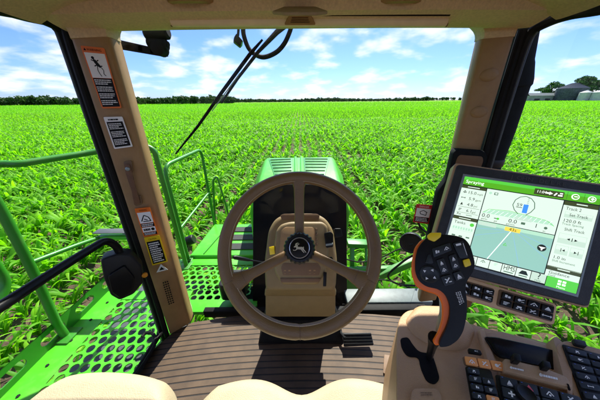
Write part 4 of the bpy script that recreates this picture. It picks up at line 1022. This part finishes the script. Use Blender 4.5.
MB().lathe((.953, 1.06, 0), (0, 0, 1), [(.0555, -.30), (.058, -.295), (.058, -.27), (.0555, -.265)], 28).build('clamp', black, ex)
# ================================================================== wiper, hose loop, little lamp, mirror arm, roof lamps
wy = 1.06
wp_ = thing('windscreen_wiper', PY(270, 32, wy), 'long black wiper arm and blade slanting across the windscreen from the roof', 'wiper')
MB().tube([PY(292, 20, wy), PY(277, 32, wy), PY(258, 52, wy), PY(238, 78, wy+.01), PY(222, 102, wy+.01)], [.011, .010, .007, .006, .005], 10).build('arm', black, wp_)
bd = MB().tube([PY(262.5, 39.5, wy-.02), PY(250, 54, wy-.02), PY(222, 92, wy-.02), PY(198, 126, wy-.02), PY(175.5, 154, wy-.02)], [.004, .0075, .0075, .006, .003], 8).build('blade', black_m, wp_)
MB().tube([PY(240, 73, wy-.03), PY(212, 111, wy-.03)], .0022, 6).build('blade_spring', steel, bd)
MB().box(PY(292, 20, wy), (.09, .05, .04)).build('pivot', black, wp_, .008)
o = MB().tube(smooth_path([PY(243, 24, wy+.05), PY(244, 36, wy+.05), PY(250, 50, wy+.05), PY(262, 57, wy+.05), PY(275, 53, wy+.05), PY(284, 44, wy+.05), PY(290, 31, wy+.05), PY(292, 22, wy+.05)], 8), .0095, 10).build('washer_hose', rubber, None)
tag(o, 'black washer hose hanging in a loop behind the wiper top', 'hose')
bl_ = thing('guide_lamp', PY(238, 34, 1.2), 'tiny black square lamp with green edge hanging left of the wiper', 'lamp')
pl = Plane(PY(238, 40, 1.2), (.35, -1, 0))
slab([(234, 37), (236.5, 33), (243, 40.5), (242, 46), (240.5, 46.5), (233.8, 41)], pl, .04, 'housing', black, bl_, .004, 2, 0)
slab([(241.5, 42.5), (243.2, 40.5), (242.2, 46.3), (240.5, 46.5)], pl, .01, 'lens', ring_g, bl_, .001, 1, 0, .003)
MB().tube([PY(238, 36, 1.21), PY(239, 22, 1.21)], .006, 8).build('hanger', black, bl_)
mr = thing('mirror_arm', PY(155, 30, 1.25), 'black slotted mirror arm with clamp, upper left outside the windscreen', 'mirror arm')
my = 1.25
a, b = PY(108, 42, my), PY(163, 53, my); ax = (b-a).normalized(); sd = V((0, 1, 0)); uu = sd.cross(ax)
mb = MB()
for o_, r_ in ((.016, .009), (-.014, .009)): mb.tube([a+uu*o_*1.0, b+uu*o_*.6], .006, 8)
for k in range(5):
    p = a.lerp(b, .05+k*.22); mb.box(p, (.075, .016, .022), (ax, sd, uu))
mb.build('slotted_arm', black_m, mr)
MB().tube([PY(157, 20, my), PY(157.5, 40, my), PY(160, 53, my)], .024, 12).build('hanger', black_m, mr)
mb = MB()
for (u, v), ax_, r_, l_ in (((157, 33), (1, 0, .1), .030, .11), ((158, 44), (1, 0, -.2), .026, .09), ((151.5, 39), (.3, 0, 1), .018, .07), ((163.5, 42.5), (1, 0, -.5), .014, .05), ((160, 49), (0, 1, 0), .030, .06)):
    p = PY(u, v, my-.02); ax_ = V(ax_).normalized()
    mb.lathe(p, ax_, [(r_*.7, -l_/2), (r_, -l_*.42), (r_, l_*.42), (r_*.7, l_/2), (0, l_/2)], 18)
mb.build('clamp', black_m, mr)
for (u0, u1, X, v0) in ((2, 22, -1.02, 8.5), (497, 540, 1.02, 13)):
    c = PX((u0+u1)/2, v0, X)
    t = thing('roof_lamp', c, 'black oval roof lamp at the upper %s corner outside the cab' % ('left' if X < 0 else 'right'), 'lamp')
    MB().loft([[c+V((math.cos(a)*.055*s, math.sin(a)*.16*s, h)) for a in [k*math.pi/12 for k in range(24)]] for s, h in ((.6, -.02), (1, -.012), (1, .03), (.8, .05))]).build('housing', black, t, angle=50)
    MB().loft([[c+V((math.cos(a)*.04*s, math.sin(a)*.12*s, h)) for a in [k*math.pi/12 for k in range(24)]] for s, h in ((.7, -.023), (1, -.019))]).build('lens', dgrey, t)
    MB().bx(c+V((-.2 if X > 0 else .0, -.03, .03)), c+V((.0 if X > 0 else .2, .03, .06))).build('bracket', black, t)
# ================================================================== LAND
def soil_mat():
    m = bpy.data.materials.new('soil'); m.use_nodes = True; nt = m.node_tree; b = nt.nodes['Principled BSDF']; L = nt.links.new
    tc = nt.nodes.new('ShaderNodeTexCoord')
    n = nt.nodes.new('ShaderNodeTexNoise'); n.inputs['Scale'].default_value = 5; n.inputs['Detail'].default_value = 10; n.inputs['Roughness'].default_value = .7
    L(tc.outputs['Object'], n.inputs['Vector'])
    r = nt.nodes.new('ShaderNodeValToRGB'); r.color_ramp.elements[0].position = .3; r.color_ramp.elements[1].position = .75
    r.color_ramp.elements[0].color = (.035, .022, .014, 1); r.color_ramp.elements[1].color = (.15, .095, .06, 1)
    L(n.outputs[0], r.inputs[0]); L(r.outputs[0], b.inputs['Base Color']); b.inputs['Roughness'].default_value = .95
    bp = nt.nodes.new('ShaderNodeBump'); bp.inputs['Distance'].default_value = .06; L(n.outputs[0], bp.inputs['Height']); L(bp.outputs[0], b.inputs['Normal'])
    return m
g = MB().quad(V((-4000, -400, GZ)), V((4000, -400, GZ)), V((4000, 4500, GZ)), V((-4000, 4500, GZ)), 0).build('ground', soil_mat()); g['kind'] = 'structure'

def template(r_, nl, seg, fold, L0, big=1.0):
    vs = []; fs = []; az0 = r_.uniform(0, 2*math.pi); hs = .16*big
    for i in range(nl):
        az = az0+i*math.pi+r_.normal(0, .35); L = L0*r_.uniform(.65, 1.15)*(0.75+.35*math.sin(math.pi*(i+.6)/nl)); W = L*r_.uniform(.049, .066)+.006
        el = R(r_.uniform(60, 86)-5*(nl-i)*.3); h0 = hs*(i/nl)*r_.uniform(.7, 1.1)+.02; drop = R(r_.uniform(45, 135))
        p = np.array([0, 0, h0]); dirh = np.array([math.cos(az), math.sin(az), 0]); tw = r_.normal(0, .5)
        side0 = np.array([-math.sin(az), math.cos(az), 0]); n0 = len(vs); c = 3 if fold else 2
        for k in range(seg+1):
            s = k/seg; e = el-drop*s**1.7; t = dirh*math.cos(e)+np.array([0, 0, 1])*math.sin(e); nn = np.cross(t, side0)
            sd = side0*math.cos(tw*s)+nn*math.sin(tw*s); up_ = np.cross(sd, t)
            w = W*(min(1, .55+s*2.2))*(1-s**2.6)**.8+.0008
            rip = .12*W*math.sin(9*s+i)
            if fold: vs += [p-sd*w+up_*(w*.35+rip), p, p+sd*w+up_*(w*.35-rip)]
            else: vs += [p-sd*w, p+sd*w]
            p = p+t*L/seg
        for k in range(seg):
            for j in range(c-1): fs.append((n0+k*c+j, n0+k*c+j+1, n0+(k+1)*c+j+1, n0+(k+1)*c+j))
    n0 = len(vs)                                              # stalk
    for k, (z, r) in enumerate(((0, .012), (hs, .008), (hs*1.6, .004))):
        for j in range(4): vs.append(np.array([math.cos(j*math.pi/2)*r, math.sin(j*math.pi/2)*r, z]))
    for k in range(2):
        for j in range(4): fs.append((n0+k*4+j, n0+k*4+(j+1) % 4, n0+(k+1)*4+(j+1) % 4, n0+(k+1)*4+j))
    return np.array(vs), np.array(fs)
def bigmesh(name, chunks, mats, shade=True):
    vs = np.concatenate([c[0] for c in chunks]).astype(np.float32); off = 0; fl_ = []
    for v, f in chunks: fl_.append(f+off); off += len(v)
    fs = np.concatenate(fl_).astype(np.int32)
    me = bpy.data.meshes.new(name); me.vertices.add(len(vs)); me.vertices.foreach_set('co', vs.ravel())
    me.loops.add(fs.size); me.loops.foreach_set('vertex_index', fs.ravel())
    me.polygons.add(len(fs)); me.polygons.foreach_set('loop_start', np.arange(len(fs), dtype=np.int32)*4)
    me.polygons.foreach_set('use_smooth', np.full(len(fs), shade, dtype=bool))
    me.update(calc_edges=True); me.validate()
    for m in mats: me.materials.append(m)
    o = bpy.data.objects.new(name, me); COL.objects.link(o); return o
def scatter(tpl, X, Y, S, A, VAR, Z=None):
    out = []
    for k, (v, f) in enumerate(tpl):
        i = np.nonzero(VAR == k)[0]
        if not len(i): continue
        c, s = np.cos(A[i])[:, None], np.sin(A[i])[:, None]; sc_ = S[i][:, None]
        z0 = GZ if Z is None else Z[i][:, None]
        x = (v[:, 0]*c-v[:, 1]*s)*sc_+X[i][:, None]; y = (v[:, 0]*s+v[:, 1]*c)*sc_+Y[i][:, None]; z = v[:, 2]*sc_+z0
        vv = np.stack([x, y, z], -1).reshape(-1, 3)
        ff = (f[None]+(np.arange(len(i))*len(v))[:, None, None]).reshape(-1, 4)
        out.append((vv, ff))
    return out
hi = [template(rng, int(rng.integers(6, 9)), 7, True, .53) for _ in range(10)]
md_ = [template(rng, 6, 4, False, .54) for _ in range(8)]
lo = [template(rng, 5, 2, False, .55) for _ in range(8)]
RS = .60
def rows(y0, y1, step, slope, wmin):
    X = []; Y = []
    ys = np.arange(y0, y1, step); half = slope*y1+wmin
    xs = np.arange(-half, half, RS); gx, gy = np.meshgrid(xs, ys); gx = gx.ravel(); gy = gy.ravel()
    gx = gx+rng.normal(0, .04, gx.size); gy = gy+rng.uniform(-step*.5, step*.5, gy.size)
    k = np.abs(gx) < slope*gy+wmin
    return gx[k], gy[k]
# near plants one by one
X, Y = rows(.6, 13, .104, 1.45, 2.5)
keep = ~((np.abs(X) < 1.55) & (Y < 1.75)) & ~((np.abs(X) < .95) & (Y < 2.75))
X, Y = X[keep], Y[keep]
S = rng.uniform(.72, 1.2, X.size)*(1+.16*np.sin(X*.9+1.3)*np.sin(Y*.6)+.1*np.sin(X*2.3-Y*1.7)); A = rng.uniform(0, 6.283, X.size); VAR = rng.integers(0, len(hi), X.size)
def shown(u, v):
    if u < -10 or u > 610: return False
    if u < 150: return 105 < v < 385-.78*u-4 if v > 200 else True
    if u < 165: return False
    if u < 250: return v < 232 and not (195 < u and v > 240)
    if u < 262: return v < 170
    if u < 340: return v < 154
    if u < 430: return v < 292
    if u < 492: return v < 160
    return v < 170 or (510 < u < 610 and 305 < v < 350) or (u > 590 and v > 260)
cand = []
for i in range(X.size):
    p = V((X[i], Y[i], GZ+.2))
    if p.dot(fwd) < .3: continue
    u, v, t = proj(p)
    if shown(u, v) and Y[i] > .3: cand.append((t/S[i], i))
cand.sort(); near = [i for _, i in cand[:298]]
hm_ = []
for k, (v, f) in enumerate(hi):
    o = bigmesh('corn_plant', [(v, f)], [corn_m]); hm_.append(o.data); bpy.data.objects.remove(o)
for i in near:
    o = bpy.data.objects.new('corn_plant', hm_[VAR[i]]); o.location = (X[i], Y[i], GZ); o.rotation_euler = (0, 0, A[i]); o.scale = (S[i],)*3
    COL.objects.link(o)
    tag(o, 'young bright green corn plant with arching strap leaves growing in bare soil near the tractor', 'corn plant', 'nearest corn plants')
m_ = np.ones(X.size, bool); m_[near] = False
ch = scatter(hi, X[m_], Y[m_], S[m_], A[m_], VAR[m_])
X, Y = rows(13, 40, .11, 1.45, 4); S = rng.uniform(.72, 1.25, X.size)*(1+.16*np.sin(X*.5+1.3)*np.sin(Y*.35)+.1*np.sin(X*1.3-Y*.9))
ch += scatter(md_, X, Y, S, rng.uniform(0, 6.283, X.size), rng.integers(0, 8, X.size))
X, Y = rows(40, 110, .26, 1.45, 5); S = rng.uniform(.9, 1.45, X.size)
ch += scatter(lo, X, Y, S, rng.uniform(0, 6.283, X.size), rng.integers(0, 8, X.size))
nf = 42000; Y = 110*np.exp(rng.uniform(0, math.log(3.2), nf)); X = rng.uniform(-1.45, 1.45, nf)*Y; S = rng.uniform(.9, 1.5, nf)*(1+(Y-110)/200)
ch += scatter(lo, X, Y, S*1.0, rng.uniform(0, 6.283, nf), rng.integers(0, 8, nf), np.full(nf, GZ+.05))
crop = bigmesh('corn_crop', ch, [corn_m])
tag(crop, 'dense field of young green corn stretching to the horizon', 'corn crop', None, 'stuff')
# the closed canopy far out, where single plants no longer show
def canopy_mat():
    m = bpy.data.materials.new('far_canopy'); m.use_nodes = True; nt = m.node_tree; b = nt.nodes['Principled BSDF']; L = nt.links.new
    tc = nt.nodes.new('ShaderNodeTexCoord'); mp = nt.nodes.new('ShaderNodeMapping'); mp.inputs['Scale'].default_value = (1, .25, 1); L(tc.outputs['Object'], mp.inputs[0])
    n = nt.nodes.new('ShaderNodeTexNoise'); n.inputs['Scale'].default_value = .25; n.inputs['Detail'].default_value = 10; n.inputs['Roughness'].default_value = .75; L(mp.outputs[0], n.inputs[0])
    r = nt.nodes.new('ShaderNodeValToRGB'); r.color_ramp.elements[0].position = .35; r.color_ramp.elements[1].position = .7
    r.color_ramp.elements[0].color = (.12, .33, .003, 1); r.color_ramp.elements[1].color = (.23, .48, .005, 1); L(n.outputs[0], r.inputs[0]); L(r.outputs[0], b.inputs['Base Color'])
    b.inputs['Roughness'].default_value = .8; b.inputs['Specular IOR Level'].default_value = .1
    t = nt.nodes.new('ShaderNodeBsdfTranslucent'); L(r.outputs[0], t.inputs[0]); mx = nt.nodes.new('ShaderNodeMixShader'); mx.inputs[0].default_value = .3
    L(b.outputs[0], mx.inputs[1]); L(t.outputs[0], mx.inputs[2]); L(mx.outputs[0], nt.nodes['Material Output'].inputs['Surface'])
    bp = nt.nodes.new('ShaderNodeBump'); bp.inputs['Distance'].default_value = .3; L(n.outputs[0], bp.inputs['Height']); L(bp.outputs[0], b.inputs['Normal'])
    return m
fc = MB()
ysl = [70, 90, 120, 180, 300, 600, 1500]
for a, b in zip(ysl, ysl[1:]):
    za = GZ+(.05 if a < 100 else .22); zb = GZ+(.05 if b < 100 else .22)
    fc.quad(V((-1.7*a-60, a, za)), V((1.7*a+60, a, za)), V((1.7*b+60, b, zb)), V((-1.7*b-60, b, zb)))
fcr = fc.build('far_field', canopy_mat()); fcr['kind'] = 'structure'

# ------------------------------------------------------------------ trees
def clump_crown(r_, blobs, nq, qs):
    vs = []; per = max(1, nq//len(blobs))
    for (cx, cy, cz_, rx, ry, rz) in blobs:
        th = r_.uniform(0, 2*math.pi, per); zz = r_.uniform(-.75, 1, per); rr_ = r_.uniform(.55, 1.05, per); sx = np.sqrt(np.maximum(0, 1-zz**2))
        c = np.stack([cx+rx*rr_*sx*np.cos(th), cy+ry*rr_*sx*np.sin(th), cz_+rz*rr_*zz], -1)
        a = r_.normal(size=(per, 3)); a /= np.linalg.norm(a, axis=1)[:, None]; b = np.cross(a, r_.normal(size=(per, 3))); b /= np.linalg.norm(b, axis=1)[:, None]
        s = qs*r_.uniform(.6, 1.3, per)[:, None]
        q = np.stack([c-a*s, c-b*s*.6, c+a*s, c+b*s*.6], 1); vs.append(q.reshape(-1, 3))
    vs = np.concatenate(vs); n_ = len(vs)//4
    return vs, np.arange(n_*4).reshape(-1, 4)
def woods(x0, x1, dist, h0, h1, sp, wob):
    out = []; x = x0
    while x < x1:
        h = rng.uniform(h0, h1)*(1+.18*math.sin(x*.021+dist)); w = h*rng.uniform(.38, .6); y = dist+rng.normal(0, wob)
        bl = [(x+rng.normal(0, w*.4), y+rng.normal(0, w*.3), GZ+h*rng.uniform(.45, .75), w*rng.uniform(.5, .8), w*.6, h*rng.uniform(.22, .32)) for _ in range(4)]+[(x, y, GZ+h*.28, w*.9, w*.6, h*.32)]
        out.append(clump_crown(rng, bl, 220, .10*h+.25)); x += sp*rng.uniform(.5, 1.1)
    return out
wd = woods(-560, -95, 330, 8.5, 11.5, 3.6, 12)+woods(-560, -95, 345, 7, 10, 6.5, 6)
o = bigmesh('woodland', wd, [tree_m], False); tag(o, 'dense dark green row of trees bordering the field on the left horizon', 'woodland', None, 'stuff')
wd = woods(-260, 420, 760, 8, 12, 6, 14)+woods(-260, 420, 790, 8, 10, 6, 8)
o = bigmesh('woodland', wd, [tree_m], False); tag(o, 'thin far line of bluish trees along the middle horizon', 'woodland', None, 'stuff')
wd = woods(420, 1900, 1050, 9, 13, 9, 14)
o = bigmesh('woodland', wd, [tree_m], False); tag(o, 'faint distant tree line on the horizon behind the grain bins', 'woodland', None, 'stuff')

# ------------------------------------------------------------------ farmstead
def at_y(u, Yd): q = PY(u, 99.3, Yd); return q.x
def hz_y(u, v, Yd): return PY(u, v, Yd).z
YB = 320.0
def bin_(u0, u1, v_eave, v_top, Yd, m, mr_, label, steps=18):
    um = (u0+u1)/2; x = at_y(um, Yd); r = abs(at_y(u1, Yd)-at_y(u0, Yd))/2*.80; ze = hz_y(um, v_eave, Yd); zt = hz_y(um, v_top, Yd)
    t = thing('grain_bin', (x, Yd, GZ), label, 'grain bin', 'grain bins at the farm')
    mb = MB(); prof_ = []; k = 0; N_ = int((ze-GZ)/.28)
    for i in range(N_*2+1):
        prof_.append((r+(.05 if i % 2 else 0), GZ+(ze-GZ)*i/(N_*2)))
    mb.lathe((x, Yd, 0), (0, 0, 1), [(r, GZ-.1)]+prof_+[(r*.98, ze)], 40); mb.build('wall', m, t, angle=20)
    rf = MB().lathe((x, Yd, 0), (0, 0, 1), [(r*1.03, ze-.05), (r*1.03, ze+.06), (r*.2, zt-.3), (r*.18, zt), (0, zt+.1)], 40).build('roof', mr_, t, angle=20)
    mb = MB()
    for i in range(24):
        a = i*math.pi/12; mb.tube([V((x+r*1.02*math.cos(a), Yd+r*1.02*math.sin(a), ze+.08)), V((x+r*.22*math.cos(a), Yd+r*.22*math.sin(a), zt-.26))], .07, 4)
    mb.build('roof_ribs', mr_, rf)
    a = R(-115); lx, ly = x+r*1.03*math.cos(a), Yd+r*1.03*math.sin(a); mb = MB()
    for o_ in (-.25, .25): mb.tube([V((lx+o_, ly, GZ)), V((lx+o_, ly, ze))], .05, 5)
    zz = GZ+.5
    while zz < ze: mb.tube([V((lx-.25, ly, zz)), V((lx+.25, ly, zz))], .04, 4); zz += .5
    mb.build('ladder', m, t)
    return t
bin_(554, 581.5, 88.5, 83, YB, galv, roof_m, 'large dark grey corrugated grain bin with cone roof beside leafy trees')
bin_(577.5, 588.5, 92.6, 90.2, YB*.93, galv_w, galv_w, 'small pale grain bin directly right of the large dark bin')
bin_(590.5, 604, 92.2, 89.6, YB*.90, galv_w, galv_w, 'small pale grain bin cut off by the right picture edge')
bin_(589, 607, 91.5, 87.5, YB*1.25, galv, galv_w, 'wide grain bin with pale roof standing behind the small bins')
bx0, bx1 = at_y(528.5, YB*1.02), at_y(555, YB*1.02); yb = YB*1.02
ze, zt = hz_y(541, 95.5, yb), hz_y(545, 92.8, yb)
bn = thing('barn', ((bx0+bx1)/2, yb, GZ), 'long low grey barn with pale roof left of the dark bin', 'barn')
MB().bx((bx0, yb, GZ), (bx1, yb+9, ze)).build('wall', barn_m, bn)
xm0, xm1 = bx0+(bx1-bx0)*.02, bx1-(bx1-bx0)*.02
rf = MB().loft([[V((x, yb-.5, ze-.1)), V((x, yb+4.5, zt)), V((x, yb+9.5, ze-.1)), V((x, yb+4.5, zt-.25))] for x in (bx0-.4, bx1+.4)]).build('roof', barn_r, bn)
for a in (.22, .62): MB().bx((bx0+(bx1-bx0)*a, yb-.06, GZ), (bx0+(bx1-bx0)*(a+.2), yb-.01, GZ+(ze-GZ)*.5)).build('door', dark_in, bn)
MB().loft([[V((bx1-5, yb-2.5, z)), V((bx1+1, yb-2.5, z)), V((bx1+1, yb, z)), V((bx1-5, yb, z))] for z in (GZ, GZ+1.7)]).build('lean_to', barn_m, bn)
def tree(u, vt, Yd, wid, label, m, nb, hl=.35, seed=0):
    r_ = np.random.default_rng(seed); x = at_y(u, Yd); h = hz_y(u, vt, Yd)-GZ; w = wid/2
    t = thing('farm_tree', (x, Yd, GZ), label, 'tree', 'trees at the farm')
    lean = x/Yd*0
    mb = MB(); mb.tube([V((x, Yd, GZ-.1)), V((x+.1, Yd, GZ+h*.25)), V((x-.1, Yd, GZ+h*.55)), V((x+.1, Yd, GZ+h*.8))], [h*.035, h*.028, h*.018, h*.006], 8)
    bl = []
    for k in range(nb):
        a = k*2.4+seed; s = r_.uniform(.35, .95); px_, py_, pz_ = x+math.cos(a)*w*s, Yd+math.sin(a)*w*s*.8, GZ+h*r_.uniform(hl, .86)
        if k == 0: px_, py_, pz_ = x, Yd, GZ+h*.86
        mb.tube([V((x, Yd, GZ+h*r_.uniform(.25, .5))), V(((x+px_)/2, (Yd+py_)/2, pz_-h*.1)), V((px_, py_, pz_))], [h*.014, h*.009, h*.003], 5)
        bl.append((px_, py_, pz_, w*r_.uniform(.34, .5), w*r_.uniform(.34, .5), h*r_.uniform(.09, .15)))
    mb.build('trunk', bark, t)
    o_ = bigmesh('crown', [clump_crown(r_, bl, 3000, .034*h)], [m], False); o_.parent = t; o_.matrix_parent_inverse = WM(t).inverted()
tree(548, 81, YB*1.12, 27, 'broad tree with irregular crown left of the dark grain bin', tree_m2, 11, .32, 1)
tree(575, 75.5, YB*1.18, 28, 'tall tree with clumped crown rising behind the dark grain bin', tree_m2, 10, .45, 2)
tree(588, 79.5, YB*1.2, 22, 'thin open crowned tree behind the small pale bins', tree_m2, 8, .5, 3)
tree(540, 87.0, YB*1.16, 20, 'low rounded tree standing just behind the barn roof', tree_m2, 8, .3, 5)
tree(557, 86, YB*1.1, 15, 'small bushy tree squeezed between barn and dark grain bin', tree_m2, 7, .3, 6)

# ------------------------------------------------------------------ light and sky
EL, AZ = R(49), R(15)
s = V((math.sin(AZ)*math.cos(EL), math.cos(AZ)*math.cos(EL), math.sin(EL)))
sun = bpy.data.lights.new('sun', 'SUN'); sun.energy = 5; sun.angle = R(.5); sun.color = (1, .95, .86)
so = bpy.data.objects.new('sun', sun); COL.objects.link(so); so.rotation_euler = s.to_track_quat('Z', 'Y').to_euler()
w = bpy.data.worlds.new('World'); sc.world = w; w.use_nodes = True; nt = w.node_tree; L = nt.links.new
bg = nt.nodes['Background']; bg.inputs['Strength'].default_value = .14
sky = nt.nodes.new('ShaderNodeTexSky'); sky.sky_type = 'NISHITA'; sky.sun_disc = False; sky.sun_elevation = EL; sky.sun_rotation = AZ
sky.air_density = 1.0; sky.dust_density = .35; sky.ozone_density = 3.0
tc = nt.nodes.new('ShaderNodeTexCoord'); sp = nt.nodes.new('ShaderNodeSeparateXYZ'); L(tc.outputs['Generated'], sp.inputs[0])
def mth(op, a, b=None):
    x = nt.nodes.new('ShaderNodeMath'); x.operation = op
    for i, q in enumerate((a, b)):
        if q is None: continue
        if isinstance(q, (int, float)): x.inputs[i].default_value = q
        else: L(q, x.inputs[i])
    return x.outputs[0]
zc = mth('ADD', mth('MAXIMUM', sp.outputs['Z'], 0), .24)
cx = nt.nodes.new('ShaderNodeCombineXYZ'); L(mth('DIVIDE', sp.outputs['X'], zc), cx.inputs[0]); L(mth('DIVIDE', sp.outputs['Y'], zc), cx.inputs[1])
def noise(scale, det, rough, off):
    mp = nt.nodes.new('ShaderNodeMapping'); mp.inputs['Location'].default_value = off; L(cx.outputs[0], mp.inputs[0])
    n = nt.nodes.new('ShaderNodeTexNoise'); n.inputs['Scale'].default_value = scale; n.inputs['Detail'].default_value = det; n.inputs['Roughness'].default_value = rough; n.inputs['Distortion'].default_value = .1
    L(mp.outputs[0], n.inputs[0]); return n.outputs[0]
n1 = noise(2.9, 7, .5, (3.1, 1.7, 0)); n2 = noise(.8, 3, .5, (7.0, 2.0, 0))
dens = mth('ADD', mth('MULTIPLY', n1, .75), mth('MULTIPLY', n2, .35))
mr = nt.nodes.new('ShaderNodeMapRange'); mr.interpolation_type = 'SMOOTHSTEP'; mr.inputs['From Min'].default_value = .495; mr.inputs['From Max'].default_value = .69; mr.inputs['To Max'].default_value = .92; L(dens, mr.inputs['Value'])
mx = nt.nodes.new('ShaderNodeMix'); mx.data_type = 'RGBA'; mx.inputs['B'].default_value = (3.9, 4.0, 4.1, 1)
tn = nt.nodes.new('ShaderNodeMix'); tn.data_type = 'RGBA'; tn.blend_type = 'MULTIPLY'; tn.inputs['Factor'].default_value = 1; tn.inputs['B'].default_value = (.31, .40, .70, 1); L(sky.outputs[0], tn.inputs['A'])
L(mr.outputs[0], mx.inputs['Factor']); L(tn.outputs['Result'], mx.inputs['A']); L(mx.outputs['Result'], bg.inputs['Color'])
vs_ = sc.view_settings; vs_.view_transform = 'Standard'; vs_.look = 'None'; vs_.exposure = 1.12; vs_.gamma = 1; vs_.use_curve_mapping = False
sc.render.engine = 'CYCLES'; sc.cycles.max_bounces = 10; sc.cycles.diffuse_bounces = 5; sc.cycles.transparent_max_bounces = 12; sc.cycles.use_denoising = True
sc.cycles.sample_clamp_indirect = 8; sc.cycles.caustics_reflective = False; sc.cycles.caustics_refractive = False
